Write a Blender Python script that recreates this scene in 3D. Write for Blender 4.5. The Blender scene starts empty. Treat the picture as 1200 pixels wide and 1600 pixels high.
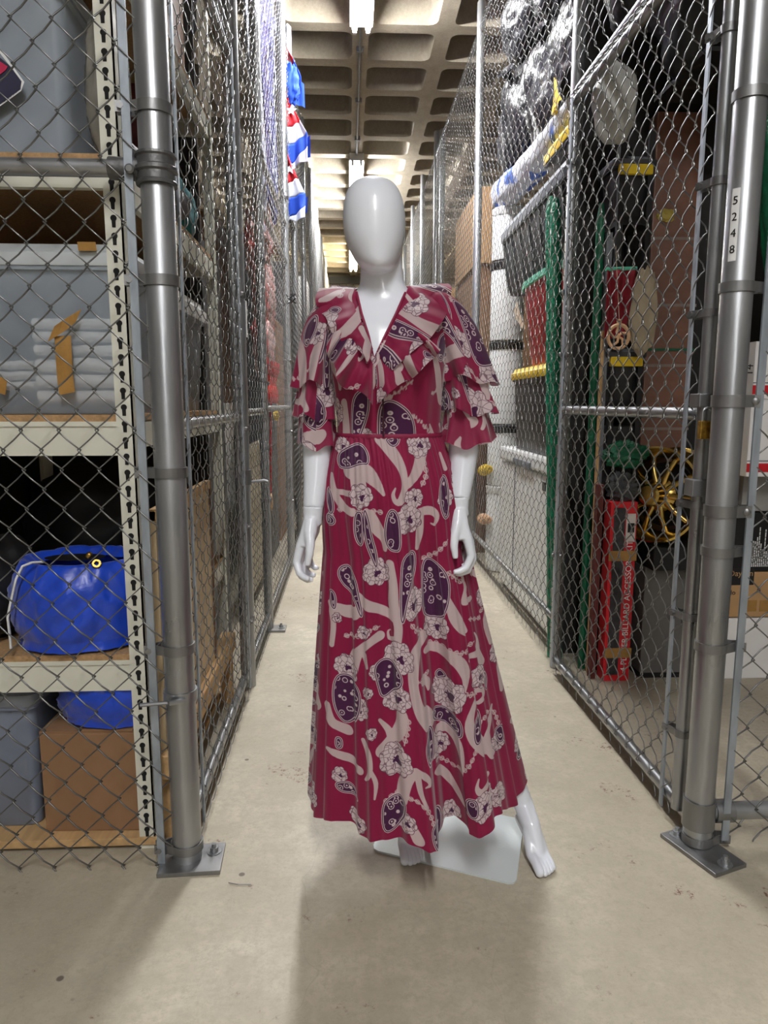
import bpy, bmesh, math, random
import numpy as np
from mathutils import Vector, Matrix, noise

# ------------------------------------------------------------------ camera, world, exposure
SC = bpy.context.scene
COL = SC.collection
FPX, PITCH, CAMH = 1109.0, math.atan(170 / 1109.0), 1.2
YAW = math.atan(55 * math.cos(PITCH) / 1109.0)
cam_d = bpy.data.cameras.new('camera')
cam_d.sensor_fit = 'VERTICAL'; cam_d.sensor_height = 24.0; cam_d.lens = FPX / 1600 * 24.0
cam_d.clip_start = 0.02; cam_d.clip_end = 100
cam = bpy.data.objects.new('camera', cam_d); COL.objects.link(cam)
cam.location = (0, 0, CAMH); cam.rotation_euler = (math.pi / 2 - PITCH, 0, -YAW)
SC.camera = cam
w = bpy.data.worlds.new('world'); SC.world = w; w.use_nodes = True
w.node_tree.nodes['Background'].inputs[0].default_value = (0.9, 0.95, 1, 1)
w.node_tree.nodes['Background'].inputs[1].default_value = 0.05
SC.view_settings.view_transform = 'Standard'; SC.view_settings.look = 'None'
SC.view_settings.gamma = 1.0; SC.view_settings.use_curve_mapping = False
SC.view_settings.exposure = 0.0
SC.cycles.use_denoising = True
TUBE = 255.0          # radiance of the fluorescent tubes
SC.cycles.sample_clamp_indirect = 6.0
SC.cycles.max_bounces = 6; SC.cycles.diffuse_bounces = 3; SC.cycles.glossy_bounces = 3; SC.cycles.transparent_max_bounces = 8
SC.cycles.use_adaptive_sampling = True; SC.cycles.adaptive_threshold = 0.03

random.seed(7); RNG = np.random.default_rng(7)
PI = math.pi
V3 = Vector

# pixel of the photograph -> point of the place on a given plane
_fw = V3((math.sin(YAW) * math.cos(PITCH), math.cos(YAW) * math.cos(PITCH), -math.sin(PITCH)))
_rt = V3((math.cos(YAW), -math.sin(YAW), 0)); _up = _rt.cross(_fw)
def at(px, py, y=None, x=None, z=None):
    d = _fw * FPX + _rt * (px - 600) - _up * (py - 800)
    if y is not None: t = y / d.y
    elif x is not None: t = x / d.x
    else: t = (z - CAMH) / d.z
    return V3((0, 0, CAMH)) + d * t

# ------------------------------------------------------------------ materials
MATS = {}
def S(r, g, b):          # sRGB 0-255 -> linear
    f = lambda c: (c / 255 / 12.92) if c / 255 <= 0.04045 else ((c / 255 + 0.055) / 1.055) ** 2.4
    return (f(r), f(g), f(b), 1)
def mat(name, col, rough=0.5, metal=0.0, var=0.12, scale=12.0, bump=0.0, bscale=60.0, stretch=(1, 1, 1), alpha=1.0,
        trans=0.0, coat=0.0, spec=0.5, rvar=0.0, col2=None, detail=4.0, sheen=0.0):
    if name in MATS: return MATS[name]
    m = bpy.data.materials.new(name); m.use_nodes = True
    nt = m.node_tree; N = nt.nodes; L = nt.links
    b = N['Principled BSDF']
    tc = N.new('ShaderNodeTexCoord'); mp = N.new('ShaderNodeMapping'); mp.inputs['Scale'].default_value = stretch
    L.new(tc.outputs['Object'], mp.inputs['Vector'])
    n = N.new('ShaderNodeTexNoise'); n.inputs['Scale'].default_value = scale; n.inputs['Detail'].default_value = detail
    L.new(mp.outputs[0], n.inputs['Vector'])
    mx = N.new('ShaderNodeMix'); mx.data_type = 'RGBA'
    c = col
    if col2 is None:
        mx.inputs[6].default_value = (c[0] * (1 - var), c[1] * (1 - var), c[2] * (1 - var), 1)
        mx.inputs[7].default_value = (min(1, c[0] * (1 + var)), min(1, c[1] * (1 + var)), min(1, c[2] * (1 + var)), 1)
    else:
        mx.inputs[6].default_value = c; mx.inputs[7].default_value = col2
    rp = N.new('ShaderNodeMapRange'); rp.inputs[1].default_value = 0.3; rp.inputs[2].default_value = 0.7
    L.new(n.outputs[0], rp.inputs[0]); L.new(rp.outputs[0], mx.inputs[0])
    L.new(mx.outputs[2], b.inputs['Base Color'])
    b.inputs['Roughness'].default_value = rough; b.inputs['Metallic'].default_value = metal
    b.inputs['Alpha'].default_value = alpha; b.inputs['Transmission Weight'].default_value = trans
    b.inputs['Coat Weight'].default_value = coat; b.inputs['Specular IOR Level'].default_value = spec
    if sheen: b.inputs['Sheen Weight'].default_value = sheen
    if rvar:
        r2 = N.new('ShaderNodeMapRange'); r2.inputs[1].default_value = 0.3; r2.inputs[2].default_value = 0.7
        r2.inputs[3].default_value = rough - rvar; r2.inputs[4].default_value = rough + rvar
        L.new(n.outputs[0], r2.inputs[0]); L.new(r2.outputs[0], b.inputs['Roughness'])
    if bump:
        n2 = N.new('ShaderNodeTexNoise'); n2.inputs['Scale'].default_value = bscale; n2.inputs['Detail'].default_value = 5
        L.new(mp.outputs[0], n2.inputs['Vector'])
        bp = N.new('ShaderNodeBump'); bp.inputs['Strength'].default_value = bump; bp.inputs['Distance'].default_value = 0.01
        L.new(n2.outputs[0], bp.inputs['Height']); L.new(bp.outputs[0], b.inputs['Normal'])
    MATS[name] = m
    return m
def emis(name, col, strength):
    m = bpy.data.materials.new(name); m.use_nodes = True
    b = m.node_tree.nodes['Principled BSDF']
    b.inputs['Base Color'].default_value = (.9, .9, .9, 1)
    b.inputs['Emission Color'].default_value = col; b.inputs['Emission Strength'].default_value = strength
    return m

GALV = mat('galvanised_steel', S(168, 170, 172), rough=.36, metal=.85, var=.16, scale=9, stretch=(1, 1, .25), rvar=.1, bump=.05, bscale=40)
GALV_D = mat('worn_galvanised_steel', S(138, 138, 138), rough=.42, metal=.8, var=.2, scale=14, stretch=(1, 1, .3), rvar=.1, bump=.06)
WIRE = mat('chain_link_wire', S(122, 122, 120), rough=.38, metal=.8, var=.12, scale=5)
BAR = mat('tension_bar_zinc', S(160, 168, 176), rough=.5, metal=.6, var=.22, scale=30, stretch=(1, 1, .3))
PLATE = mat('steel_base', S(150, 152, 150), rough=.42, metal=.8, var=.15, scale=40)
BEIGE = mat('beige_enamel', S(222, 220, 204), rough=.45, var=.04, scale=4)
PBOARD = mat('particle_board', S(176, 140, 98), rough=.8, var=.18, scale=120, bump=.15, bscale=200)
PLY = mat('plywood', S(206, 182, 144), rough=.7, var=.1, scale=6, stretch=(8, 1, 1), bump=.05)
WOOD = mat('raw_wood', S(196, 160, 112), rough=.75, var=.15, scale=5, stretch=(10, 1, 10), bump=.08)
WOOD_D = mat('dark_wood', S(110, 78, 52), rough=.7, var=.15, scale=8)
CARD = mat('cardboard', S(146, 110, 78), rough=.8, var=.06, scale=5, stretch=(3, 3, 1), bump=.05, bscale=80)
CARD_L = mat('light_cardboard', S(190, 150, 104), rough=.8, var=.07, scale=5)
CARD_W = mat('white_cardboard', S(240, 238, 235), rough=.7, var=.04, scale=4)
TAPE = mat('brown_packing_tape', S(168, 126, 66), rough=.25, var=.12, scale=30, bump=.15, coat=.3)
BLUE = mat('blue_nylon', S(4, 66, 196), rough=.34, var=.12, scale=8, bump=.5, bscale=16, sheen=.3, spec=.7)
WHITE_CORD = mat('white_cord', S(225, 225, 222), rough=.8)
BRASS = mat('brass', S(200, 160, 80), rough=.3, metal=1, var=.15, scale=60)
GOLD = mat('polished_gold', S(222, 190, 110), rough=.24, metal=1, var=.08)
BLACKP = mat('black_plastic', S(34, 34, 36), rough=.45, var=.1)
BAGBLACK = mat('black_bag_film', S(34, 34, 37), rough=.3, var=.15, bump=.75, bscale=24, spec=.32, stretch=(1.4, 1.4, .8))
DARKGREY = mat('dark_grey_plastic', S(66, 68, 70), rough=.5, var=.08)
GREYP = mat('grey_plastic', S(120, 124, 130), rough=.5, var=.06)
GREYBOX = mat('grey_board', S(104, 102, 98), rough=.75, var=.06)
YEL = mat('yellow_plastic', S(232, 196, 30), rough=.45, var=.08)
REDP = mat('red_plastic', S(168, 22, 36), rough=.42, var=.08)
REDC = mat('red_print', S(206, 28, 40), rough=.45, var=.05)
TEALP = mat('mint_plastic', S(96, 190, 160), rough=.45)
TEALF = mat('teal_fabric', S(18, 92, 96), rough=.9, bump=.3)
GREENF = mat('green_film', S(0, 128, 92), rough=.35, var=.3, scale=40, bump=.9, bscale=60, coat=.3)
GREEND = mat('dark_green_film', S(8, 92, 60), rough=.4, var=.25, scale=30, bump=.5)
WHITEP = mat('white_enamel', S(240, 241, 239), rough=.35, var=.02)
WHITEF = mat('white_fabric', S(224, 222, 218), rough=.9, var=.05, bump=.3, bscale=30)
CLEAR = mat('translucent_plastic', S(196, 208, 220), rough=.42, var=.05, alpha=.45, spec=.5)
CLEARL = mat('translucent_lid', S(206, 212, 214), rough=.4, var=.03, alpha=.9)
TOTEB = mat('blue_grey_tote', S(124, 132, 148), rough=.5, var=.06)
FILM = mat('clear_film', S(200, 190, 180), rough=.12, alpha=.18, spec=.9, bump=.8, bscale=18)
SLOT = mat('slot_hollow', S(20, 19, 18), rough=.9)
MANN = mat('gloss_white_fibreglass', S(233, 236, 243), rough=.24, var=.0, spec=.5, coat=.25)
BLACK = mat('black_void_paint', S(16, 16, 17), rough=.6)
MAROON = mat('maroon_board', S(96, 40, 36), rough=.7)
BEIGEC = mat('beige_cloth', S(186, 172, 146), rough=.9, bump=.4, bscale=20)
INK_W = mat('white_print', S(236, 236, 234), rough=.6, var=0)
INK_K = mat('black_print', S(26, 25, 25), rough=.6, var=0)
TAN = mat('tan_wood', S(222, 180, 138), rough=.6)

def concrete(name, ca, cb, stains=True, rough=.55):
    m = bpy.data.materials.new(name); m.use_nodes = True
    nt = m.node_tree; N = nt.nodes; L = nt.links; b = N['Principled BSDF']
    tc = N.new('ShaderNodeTexCoord')
    def nz(sc, det, rough_=.6, st=(1, 1, 1)):
        mp = N.new('ShaderNodeMapping'); mp.inputs['Scale'].default_value = st; L.new(tc.outputs['Object'], mp.inputs[0])
        n = N.new('ShaderNodeTexNoise'); n.inputs['Scale'].default_value = sc; n.inputs['Detail'].default_value = det
        n.inputs['Roughness'].default_value = rough_; L.new(mp.outputs[0], n.inputs['Vector']); return n
    def rng(src, a, c, lo=0., hi=1.):
        r = N.new('ShaderNodeMapRange'); r.inputs[1].default_value = a; r.inputs[2].default_value = c
        r.inputs[3].default_value = lo; r.inputs[4].default_value = hi; L.new(src, r.inputs[0]); return r.outputs[0]
    def mix(f, A, B, mode='MIX'):
        x = N.new('ShaderNodeMix'); x.data_type = 'RGBA'; x.blend_type = mode
        if hasattr(f, 'links'): L.new(f, x.inputs[0])
        else: x.inputs[0].default_value = f
        for i, q in ((6, A), (7, B)):
            if hasattr(q, 'links'): L.new(q, x.inputs[i])
            else: x.inputs[i].default_value = q
        return x.outputs[2]
    big = nz(1.6, 6, .65); fine = nz(22, 8, .7); speck = nz(140, 3)
    c = mix(rng(big.outputs[0], .35, .65), ca, cb)
    mid = nz(6, 7, .7)
    grit = nz(48, 6, .8)
    c = mix(rng(grit.outputs[0], .47, .62, 0, .45), c, (ca[0] * .55, ca[1] * .53, ca[2] * .5, 1))
    c = mix(rng(mid.outputs[0], .46, .62, 0, .6), c, (ca[0] * .62, ca[1] * .6, ca[2] * .58, 1))
    c = mix(rng(fine.outputs[0], .42, .66, 0, .8), c, (ca[0] * .7, ca[1] * .69, ca[2] * .68, 1))
    c = mix(rng(speck.outputs[0], .54, .64, 0, .5), c, (cb[0] * 1.25, cb[1] * 1.25, cb[2] * 1.25, 1))
    if stains:
        st = nz(3.1, 5, .75); st2 = nz(60, 4, .8)
        q = N.new('ShaderNodeMath'); q.operation = 'MULTIPLY'
        L.new(rng(st.outputs[0], .58, .64), q.inputs[0]); L.new(rng(st2.outputs[0], .52, .6), q.inputs[1])
        c = mix(q.outputs[0], c, S(104, 62, 54))
        vo = N.new('ShaderNodeTexVoronoi'); vo.feature = 'DISTANCE_TO_EDGE'; vo.inputs['Scale'].default_value = 1.3
        mp = N.new('ShaderNodeMapping'); L.new(tc.outputs['Object'], mp.inputs[0])
        va = N.new('ShaderNodeVectorMath'); va.operation = 'ADD'; sc_ = N.new('ShaderNodeVectorMath'); sc_.operation = 'SCALE'
        wn = nz(1.6, 3); L.new(wn.outputs[1], sc_.inputs[0]); sc_.inputs['Scale'].default_value = .55
        L.new(mp.outputs[0], va.inputs[0]); L.new(sc_.outputs[0], va.inputs[1]); L.new(va.outputs[0], vo.inputs['Vector'])
        c = mix(rng(vo.outputs[0], .0, .002, .16, 0.), c, S(104, 94, 80))
        sp = N.new('ShaderNodeTexVoronoi'); sp.inputs['Scale'].default_value = 5.5; L.new(tc.outputs['Object'], sp.inputs['Vector'])
        c = mix(rng(sp.outputs[0], .035, .05, .8, 0.), c, S(78, 66, 58))
    L.new(c, b.inputs['Base Color'])
    L.new(rng(big.outputs[0], .3, .7, rough - .12, rough + .12), b.inputs['Roughness'])
    bp = N.new('ShaderNodeBump'); bp.inputs['Strength'].default_value = .12; bp.inputs['Distance'].default_value = .004
    L.new(fine.outputs[0], bp.inputs['Height']); L.new(bp.outputs[0], b.inputs['Normal'])
    return m
FLOOR_M = concrete('floor_concrete', S(202, 193, 172), S(164, 154, 134), rough=.5)
CEIL_M = concrete('ceiling_concrete', S(184, 174, 154), S(160, 150, 132), stains=False, rough=.75)
WALL_M = concrete('wall_concrete', S(120, 116, 108), S(100, 97, 92), stains=False, rough=.8)

# ------------------------------------------------------------------ mesh helpers
ORG = {}                                   # world origin of every object made here
class MB:
    def __init__(self): self.v = []; self.f = []; self.mi = []
    def add(self, vs, fs):
        o = len(self.v); self.v += [tuple(p) for p in vs]; self.f += [tuple(i + o for i in q) for q in fs]; return self
    def box(self, lo, hi, rot=None, piv=None):
        (a, b, c), (d, e, g) = lo, hi
        vs = [V3(p) for p in ((a, b, c), (d, b, c), (d, e, c), (a, e, c), (a, b, g), (d, b, g), (d, e, g), (a, e, g))]
        if rot is not None:
            pv = V3(piv) if piv is not None else sum(vs, V3()) / 8
            vs = [pv + rot @ (p - pv) for p in vs]
        return self.add(vs, [(0, 3, 2, 1), (4, 5, 6, 7), (0, 1, 5, 4), (1, 2, 6, 5), (2, 3, 7, 6), (3, 0, 4, 7)])
    def bar(self, p, q, a, b, upv=(0, 0, 1)):       # rectangular bar p->q, a wide, b along upv
        p, q = V3(p), V3(q); d = (q - p).normalized(); s = d.cross(V3(upv))
        if s.length < 1e-4: s = d.cross(V3((1, 0, 0)))
        s.normalize(); u = s.cross(d)
        vs = []
        for o in (p, q):
            for i, j in ((-1, -1), (1, -1), (1, 1), (-1, 1)): vs.append(o + s * i * a / 2 + u * j * b / 2)
        return self.add(vs, [(0, 1, 2, 3), (7, 6, 5, 4), (0, 4, 5, 1), (1, 5, 6, 2), (2, 6, 7, 3), (3, 7, 4, 0)])
    def tube(self, pts, r, n=10, cap=True, closed=False):
        pts = [V3(p) for p in pts]; m = len(pts)
        rs = r if hasattr(r, '__len__') else [r] * m
        vs = []; prev = None
        for i, p in enumerate(pts):
            if closed: d = pts[(i + 1) % m] - pts[i - 1]
            else: d = pts[min(i + 1, m - 1)] - pts[max(i - 1, 0)]
            d.normalize()
            if prev is None:
                s = d.cross(V3((0, 0, 1)))
                if s.length < .1: s = d.cross(V3((1, 0, 0)))
            else: s = prev - d * prev.dot(d)
            s.normalize(); prev = s; u = d.cross(s)
            for k in range(n):
                a = 2 * PI * k / n; vs.append(p + (s * math.cos(a) + u * math.sin(a)) * rs[i])
        fs = []
        for i in range(m if closed else m - 1):
            for k in range(n):
                a, b = i * n, ((i + 1) % m) * n
                fs.append((a + k, a + (k + 1) % n, b + (k + 1) % n, b + k))
        if cap and not closed:
            fs.append(tuple(range(n - 1, -1, -1))); fs.append(tuple((m - 1) * n + k for k in range(n)))
        return self.add(vs, fs)
    def lathe(self, prof, c=(0, 0, 0), n=24, axis=(0, 0, 1), cap=True, sx=1.0, sy=1.0):
        ax = V3(axis).normalized(); s = ax.orthogonal().normalized()
        if abs(ax.z) > .99: s = V3((1, 0, 0))
        u = ax.cross(s); c = V3(c); vs = []; m = len(prof)
        for (r, h) in prof:
            for k in range(n):
                a = 2 * PI * k / n; vs.append(c + ax * h + s * math.cos(a) * r * sx + u * math.sin(a) * r * sy)
        fs = [(i * n + k, i * n + (k + 1) % n, (i + 1) * n + (k + 1) % n, (i + 1) * n + k) for i in range(m - 1) for k in range(n)]
        if cap: fs += [tuple(range(n - 1, -1, -1)), tuple((m - 1) * n + k for k in range(n))]
        return self.add(vs, fs)
    def grid(self, P, wrap=False, flip=False):
        P = np.asarray(P); m, n, _ = P.shape; vs = P.reshape(-1, 3).tolist(); fs = []
        for i in range(m - 1):
            for k in range(n if wrap else n - 1):
                q = (i * n + k, i * n + (k + 1) % n, (i + 1) * n + (k + 1) % n, (i + 1) * n + k)
                fs.append(q[::-1] if flip else q)
        return self.add(vs, fs)
    def blob(self, c, r, seed=0, amp=.12, freq=2.0, n=40, m=26, fl=0.0, ridge=0.0):
        c = V3(c); off = V3((seed * 7.3, seed * 3.1, seed * 1.7)); P = []
        for i in range(m + 1):
            th = PI * i / m; row = []
            for k in range(n):
                ph = 2 * PI * k / n
                d = V3((math.sin(th) * math.cos(ph), math.sin(th) * math.sin(ph), math.cos(th)))
                a = noise.noise(d * freq + off) + .5 * noise.noise(d * freq * 2.3 + off)
                if ridge: a += ridge * (1 - abs(noise.noise(d * freq * 2.6 + off * 2)) * 2.2)
                k_ = 1 + amp * a
                z = d.z
                if fl and z < -fl: z = -fl + (z + fl) * .12
                row.append((c.x + d.x * r[0] * k_, c.y + d.y * r[1] * k_, c.z + z * r[2] * (k_ if z > -fl or not fl else 1)))
            P.append(row)
        return self.grid(P, wrap=True, flip=True)
    def build(self, name, m, parent=None, smooth=None, origin=None, bevel=0.0):
        me = bpy.data.meshes.new(name)
        V = np.array(self.v, float)
        if parent is not None: o = ORG[parent.name]
        elif origin is not None: o = V3(origin)
        else: o = V3(((V[:, 0].min() + V[:, 0].max()) / 2, (V[:, 1].min() + V[:, 1].max()) / 2, V[:, 2].min()))
        V = V - np.array(o)
        me.from_pydata(V.tolist(), [], self.f); me.update()
        if bevel:
            bm = bmesh.new(); bm.from_mesh(me)
            bmesh.ops.bevel(bm, geom=[e for e in bm.edges], offset=bevel, segments=2, affect='EDGES', profile=.6)
            bm.to_mesh(me); bm.free()
        return put(name, me, m, parent, o, smooth)
def put(name, me, m, parent, o, smooth=None):
    if smooth:
        for p in me.polygons: p.use_smooth = True
        if smooth < 170: me.set_sharp_from_angle(angle=math.radians(smooth))
    ob = bpy.data.objects.new(name, me); COL.objects.link(ob)
    for k in (m if isinstance(m, (list, tuple)) else [m]): me.materials.append(k)
    if parent is not None: ob.parent = parent
    else: ob.location = o
    ORG[ob.name] = V3(o)
    return ob
def tag(o, label=None, cat=None, group=None, kind=None):
    if label: o['label'] = label
    if cat: o['category'] = cat
    if group: o['group'] = group
    if kind: o['kind'] = kind
    return o
def thing(name, label, cat, loc, group=None, kind=None):
    e = bpy.data.objects.new(name, None); COL.objects.link(e); e.location = loc; e.empty_display_size = .1
    ORG[e.name] = V3(loc); return tag(e, label, cat, group, kind)
def piece(src, name, parent, delta):                 # copy of a part, mesh data shared
    c = src.copy(); c.name = name; COL.objects.link(c); c.parent = parent
    c.location = V3(src.location) + V3(delta); ORG[c.name] = V3(ORG[parent.name]); return c
def fastmesh(name, V, Q, m, parent, smooth=True):    # numpy quads
    o = np.array(ORG[parent.name]); me = bpy.data.meshes.new(name)
    V = (np.asarray(V, np.float32) - o.astype(np.float32)); Q = np.asarray(Q, np.int32)
    me.vertices.add(len(V)); me.vertices.foreach_set('co', V.ravel())
    me.loops.add(Q.size); me.loops.foreach_set('vertex_index', Q.ravel())
    me.polygons.add(len(Q)); me.polygons.foreach_set('loop_start', np.arange(0, Q.size, 4, dtype=np.int32))
    if smooth: me.polygons.foreach_set('use_smooth', np.ones(len(Q), bool))
    me.update(calc_edges=True); me.validate()
    ob = bpy.data.objects.new(name, me); COL.objects.link(ob); me.materials.append(m); ob.parent = parent
    ORG[ob.name] = V3(o); return ob
def text(s, name, m, parent, size, M, extrude=.0006, align='CENTER'):
    cu = bpy.data.curves.new('t', 'FONT'); cu.body = s; cu.size = size; cu.extrude = extrude; cu.align_x = align; cu.align_y = 'CENTER'
    t = bpy.data.objects.new('t', cu); COL.objects.link(t)
    dg = bpy.context.evaluated_depsgraph_get(); me = bpy.data.meshes.new_from_object(t.evaluated_get(dg))
    bpy.data.objects.remove(t); bpy.data.curves.remove(cu)
    me.transform(M); me.transform(Matrix.Translation(-ORG[parent.name]))
    me.name = name
    me.materials.clear()
    return put(name, me, m, parent, ORG[parent.name])
def frameM(o, xdir, ydir):                            # text plane: x along xdir, y along ydir
    x = V3(xdir).normalized(); y = V3(ydir).normalized(); z = x.cross(y)
    M = Matrix((x, y, z)).transposed().to_4x4(); M.translation = V3(o); return M

# ------------------------------------------------------------------ the room
XL, XR, YF = -0.435, 0.94, 1.745
ZC = 4.1
def struct(name, mb, m, **k): return tag(mb.build(name, m, **k), kind='structure')
struct('floor', MB().box((-3.0, -9, -.12), (3.0, 18.4, 0)), FLOOR_M, origin=(0, 0, 0))
struct('wall_left', MB().box((-3.0, -9, 0), (-2.85, 18.4, 4.6)), WALL_M)
struct('wall_right', MB().box((2.85, -9, 0), (3.0, 18.4, 4.6)), WALL_M)
struct('wall_back', MB().box((-2.85, -9, 0), (2.85, -8.85, 4.6)), WALL_M)
WALL_W = mat('white_painted_wall', S(226, 222, 214), rough=.8, var=.03)
struct('wall_far', MB().box((-2.85, 18.2, 0), (2.85, 18.4, 4.6)), WALL_W)

ceil = struct('ceiling', MB().box((-3.0, -9, ZC + .34), (3.0, 18.4, ZC + .5)), CEIL_M, origin=(0, 0, ZC))
SX, SY = .66, .585
def rrect(hx, hy, r, n=4):
    pts = []
    for cx, cy, a0 in ((hx - r, hy - r, 0), (-hx + r, hy - r, PI / 2), (-hx + r, -hy + r, PI), (hx - r, -hy + r, 1.5 * PI)):
        for i in range(n): a = a0 + PI / 2 * i / (n - 1); pts.append((cx + r * math.cos(a), cy + r * math.sin(a)))
    return pts
def coffer_geo(cx, cy):
    mb = MB(); a = rrect(SX / 2 - .065, SY / 2 - .065, .07); b = rrect(SX / 2 - .105, SY / 2 - .105, .06); n = len(a)
    outer = []
    for (x, y) in a:
        k = min(SX / 2 / max(abs(x), 1e-6), SY / 2 / max(abs(y), 1e-6)); outer.append((x * k, y * k))
    # snap corners of the outer ring
    for c, (qx, qy) in enumerate(((1, 1), (-1, 1), (-1, -1), (1, -1))):
        i = c * 4 + 1; outer[i] = (qx * SX / 2, qy * SY / 2); outer[c * 4 + 2] = (qx * SX / 2, qy * SY / 2 - 0 * qy)
    a2 = [(x * .985, y * .985) for x, y in a]
    rings = [[(x, y, 0.0) for x, y in outer], [(x, y, 0.0) for x, y in a], [(x, y, .02) for x, y in a2], [(x, y, .34) for x, y in b]]
    vs = [(cx + x, cy + y, ZC + z) for R_ in rings for x, y, z in R_]
    fs = [(i * n + (k + 1) % n, i * n + k, (i + 1) * n + k, (i + 1) * n + (k + 1) % n) for i in range(3) for k in range(n)]
    fs.append(tuple(3 * n + k for k in range(n)))
    mb.add(vs, fs); return mb
X0 = .115 + SX / 2; Y0 = 6.06 + SY / 2
first = None; rest = MB()
for i in range(-5, 4):
    for j in range(-26, 21):
        cx, cy = X0 + i * SX, Y0 + j * SY
        if abs(cx) > 2.95 or cy < -8.9 or cy > 18.3: continue
        if -2 <= i <= 2 and 4.2 < cy:
            if first is None:
                first = coffer_geo(cx, cy).build('coffer', CEIL_M, ceil, smooth=40); fx, fy = cx, cy
            else: piece(first, 'coffer', ceil, (cx - fx, cy - fy, 0))
        else:
            g = coffer_geo(cx, cy); rest.add(g.v, g.f)
o = rest.build('coffer_field', CEIL_M, ceil, smooth=40); o['kind'] = 'stuff'

# ------------------------------------------------------------------ fluorescent strip lights
TUBE_M = emis('tube_glow', (.985, .985, 1.0, 1), TUBE)
TUBE_W = emis('tube_glow_warm', (1.0, .86, .60, 1), TUBE * .9)
HOUS = mat('light_housing_enamel', S(220, 220, 214), rough=.4, var=.02)
def strip_light(y0, y1, label, tm, x=.115):
    z = ZC - .12
    t = thing('fluorescent_light', label, 'light', (x, (y0 + y1) / 2, z), group='strip lights above the aisle')
    MB().box((x - .085, y0, z + .03), (x + .085, y1, z + .115)).build('housing', HOUS, t)
    for s in (-1, 1):
        tb = MB().tube([(x + s * .05, y0 + .04, z), (x + s * .05, y1 - .04, z)], .019, 12).build('tube', tm, t, smooth=40)
        for yy in (y0 + .015, y1 - .015):
            MB().box((x + s * .05 - .014, yy - .014, z - .024), (x + s * .05 + .014, yy + .014, z + .04)).build('socket', HOUS, t)
    return t
strip_light(-2.7, -.3, 'fluorescent strip light over the open floor in front of the cages', TUBE_M)
strip_light(-8.1, -5.7, 'fluorescent strip light far behind the camera', TUBE_M)  # added fixture, out of view, brightening the mannequin's front and arms
strip_light(3.42, 5.86, 'bright twin tube strip light at the top edge, first along the aisle', TUBE_M)
strip_light(8.85, 11.25, 'twin tube strip light just above the mannequin head', TUBE_M)
strip_light(13.4, 15.7, 'small warm strip light near the far end of the aisle', TUBE_W)
def conduit(y0, y1, label):
    t = thing('conduit', label, 'conduit', (.115, y0, ZC - .02), group='steel conduits on the ceiling')
    MB().tube([(.115, y0, ZC - .025), (.115, y1, ZC - .025)], .012, 8).build('pipe', GALV_D, t, smooth=40)
    for yy in (y0 + .5, (y0 + y1) / 2, y1 - .5):
        MB().box((.085, yy - .012, ZC - .042), (.145, yy + .012, ZC)).build('strap', GALV_D, t)
conduit(5.86, 8.85, 'thin steel conduit joining the first two strip lights')
conduit(11.25, 13.4, 'short far conduit running to the warm strip light')

# ------------------------------------------------------------------ chain link
def chain(u0, u1, z0, z1, wu=.088, hz=.094, d=.0085, r=.0019, fine=True, ph=0.0, zph=0.0):
    if fine: tt = np.array([0, .05, .25, .45, .5, .55, .75, .95]); sides = 4
    else: tt = np.array([0, .25, .5, .75]); sides = 3
    half = wu / 2; ov = .004
    K = int((u1 - u0) / half); NP = int((z1 - z0) / hz) + 1
    tri = np.where(tt < .5, tt * 2, 2 - tt * 2)                       # 0..1..0
    dep = np.clip(1.5 * np.sin(2 * PI * tt), -1, 1) * d
    t_all = (np.arange(NP)[:, None] + tt[None, :]).ravel()
    tri_all = np.tile(tri, NP); dep_all = np.tile(dep, NP); n = len(t_all)
    ks = np.arange(K)
    U = u0 + ph + ks[:, None] * half + tri_all[None, :] * (half + 2 * ov) - ov
    Z = z0 + zph + (t_all[None, :] + (ks[:, None] % 2) * .5) * hz
    D = np.repeat(dep_all[None, :], K, 0)
    Z = np.minimum(Z, z1)
    P = np.stack([U, D, Z], -1)                                        # K,n,3
    T = np.gradient(P, axis=1); T /= np.linalg.norm(T, axis=2, keepdims=True) + 1e-9
    A = np.cross(T, np.array([0, 1.0, 0.02])); A /= np.linalg.norm(A, axis=2, keepdims=True) + 1e-9
    B = np.cross(T, A)
    ang = 2 * PI * np.arange(sides) / sides + PI / 4
    VV = P[:, :, None, :] + r * (A[:, :, None, :] * np.cos(ang)[None, None, :, None] + B[:, :, None, :] * np.sin(ang)[None, None, :, None])
    idx = np.arange(K * n * sides).reshape(K, n, sides)
    a = idx[:, :-1, :]; b = idx[:, 1:, :]
    Q = np.stack([a, np.roll(a, -1, 2), np.roll(b, -1, 2), b], -1).reshape(-1, 4)
    return VV.reshape(-1, 3), Q
def mesh_side(parent, x, y0, y1, z0, z1, fine=True, r=.0019, wu=.088, x2=None):
    v, q = chain(y0, y1, z0, z1, fine=fine, r=r, wu=wu)
    xs = x if x2 is None else x + (x2 - x) * (v[:, 0] - y0) / (y1 - y0)
    W = np.stack([xs + v[:, 1], v[:, 0], v[:, 2]], 1)
    o = fastmesh('chain_link_mesh', W, q, WIRE, parent); o['kind'] = 'stuff'; return o
def mesh_front(parent, y, x0, x1, z0, z1, ph=0., zph=0.):
    v, q = chain(x0, x1, z0, z1, ph=ph, zph=zph, r=.0021)
    W = np.stack([v[:, 0], y + v[:, 1], v[:, 2]], 1)
    o = fastmesh('chain_link_mesh', W, q, WIRE, parent); o['kind'] = 'stuff'; return o

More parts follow.
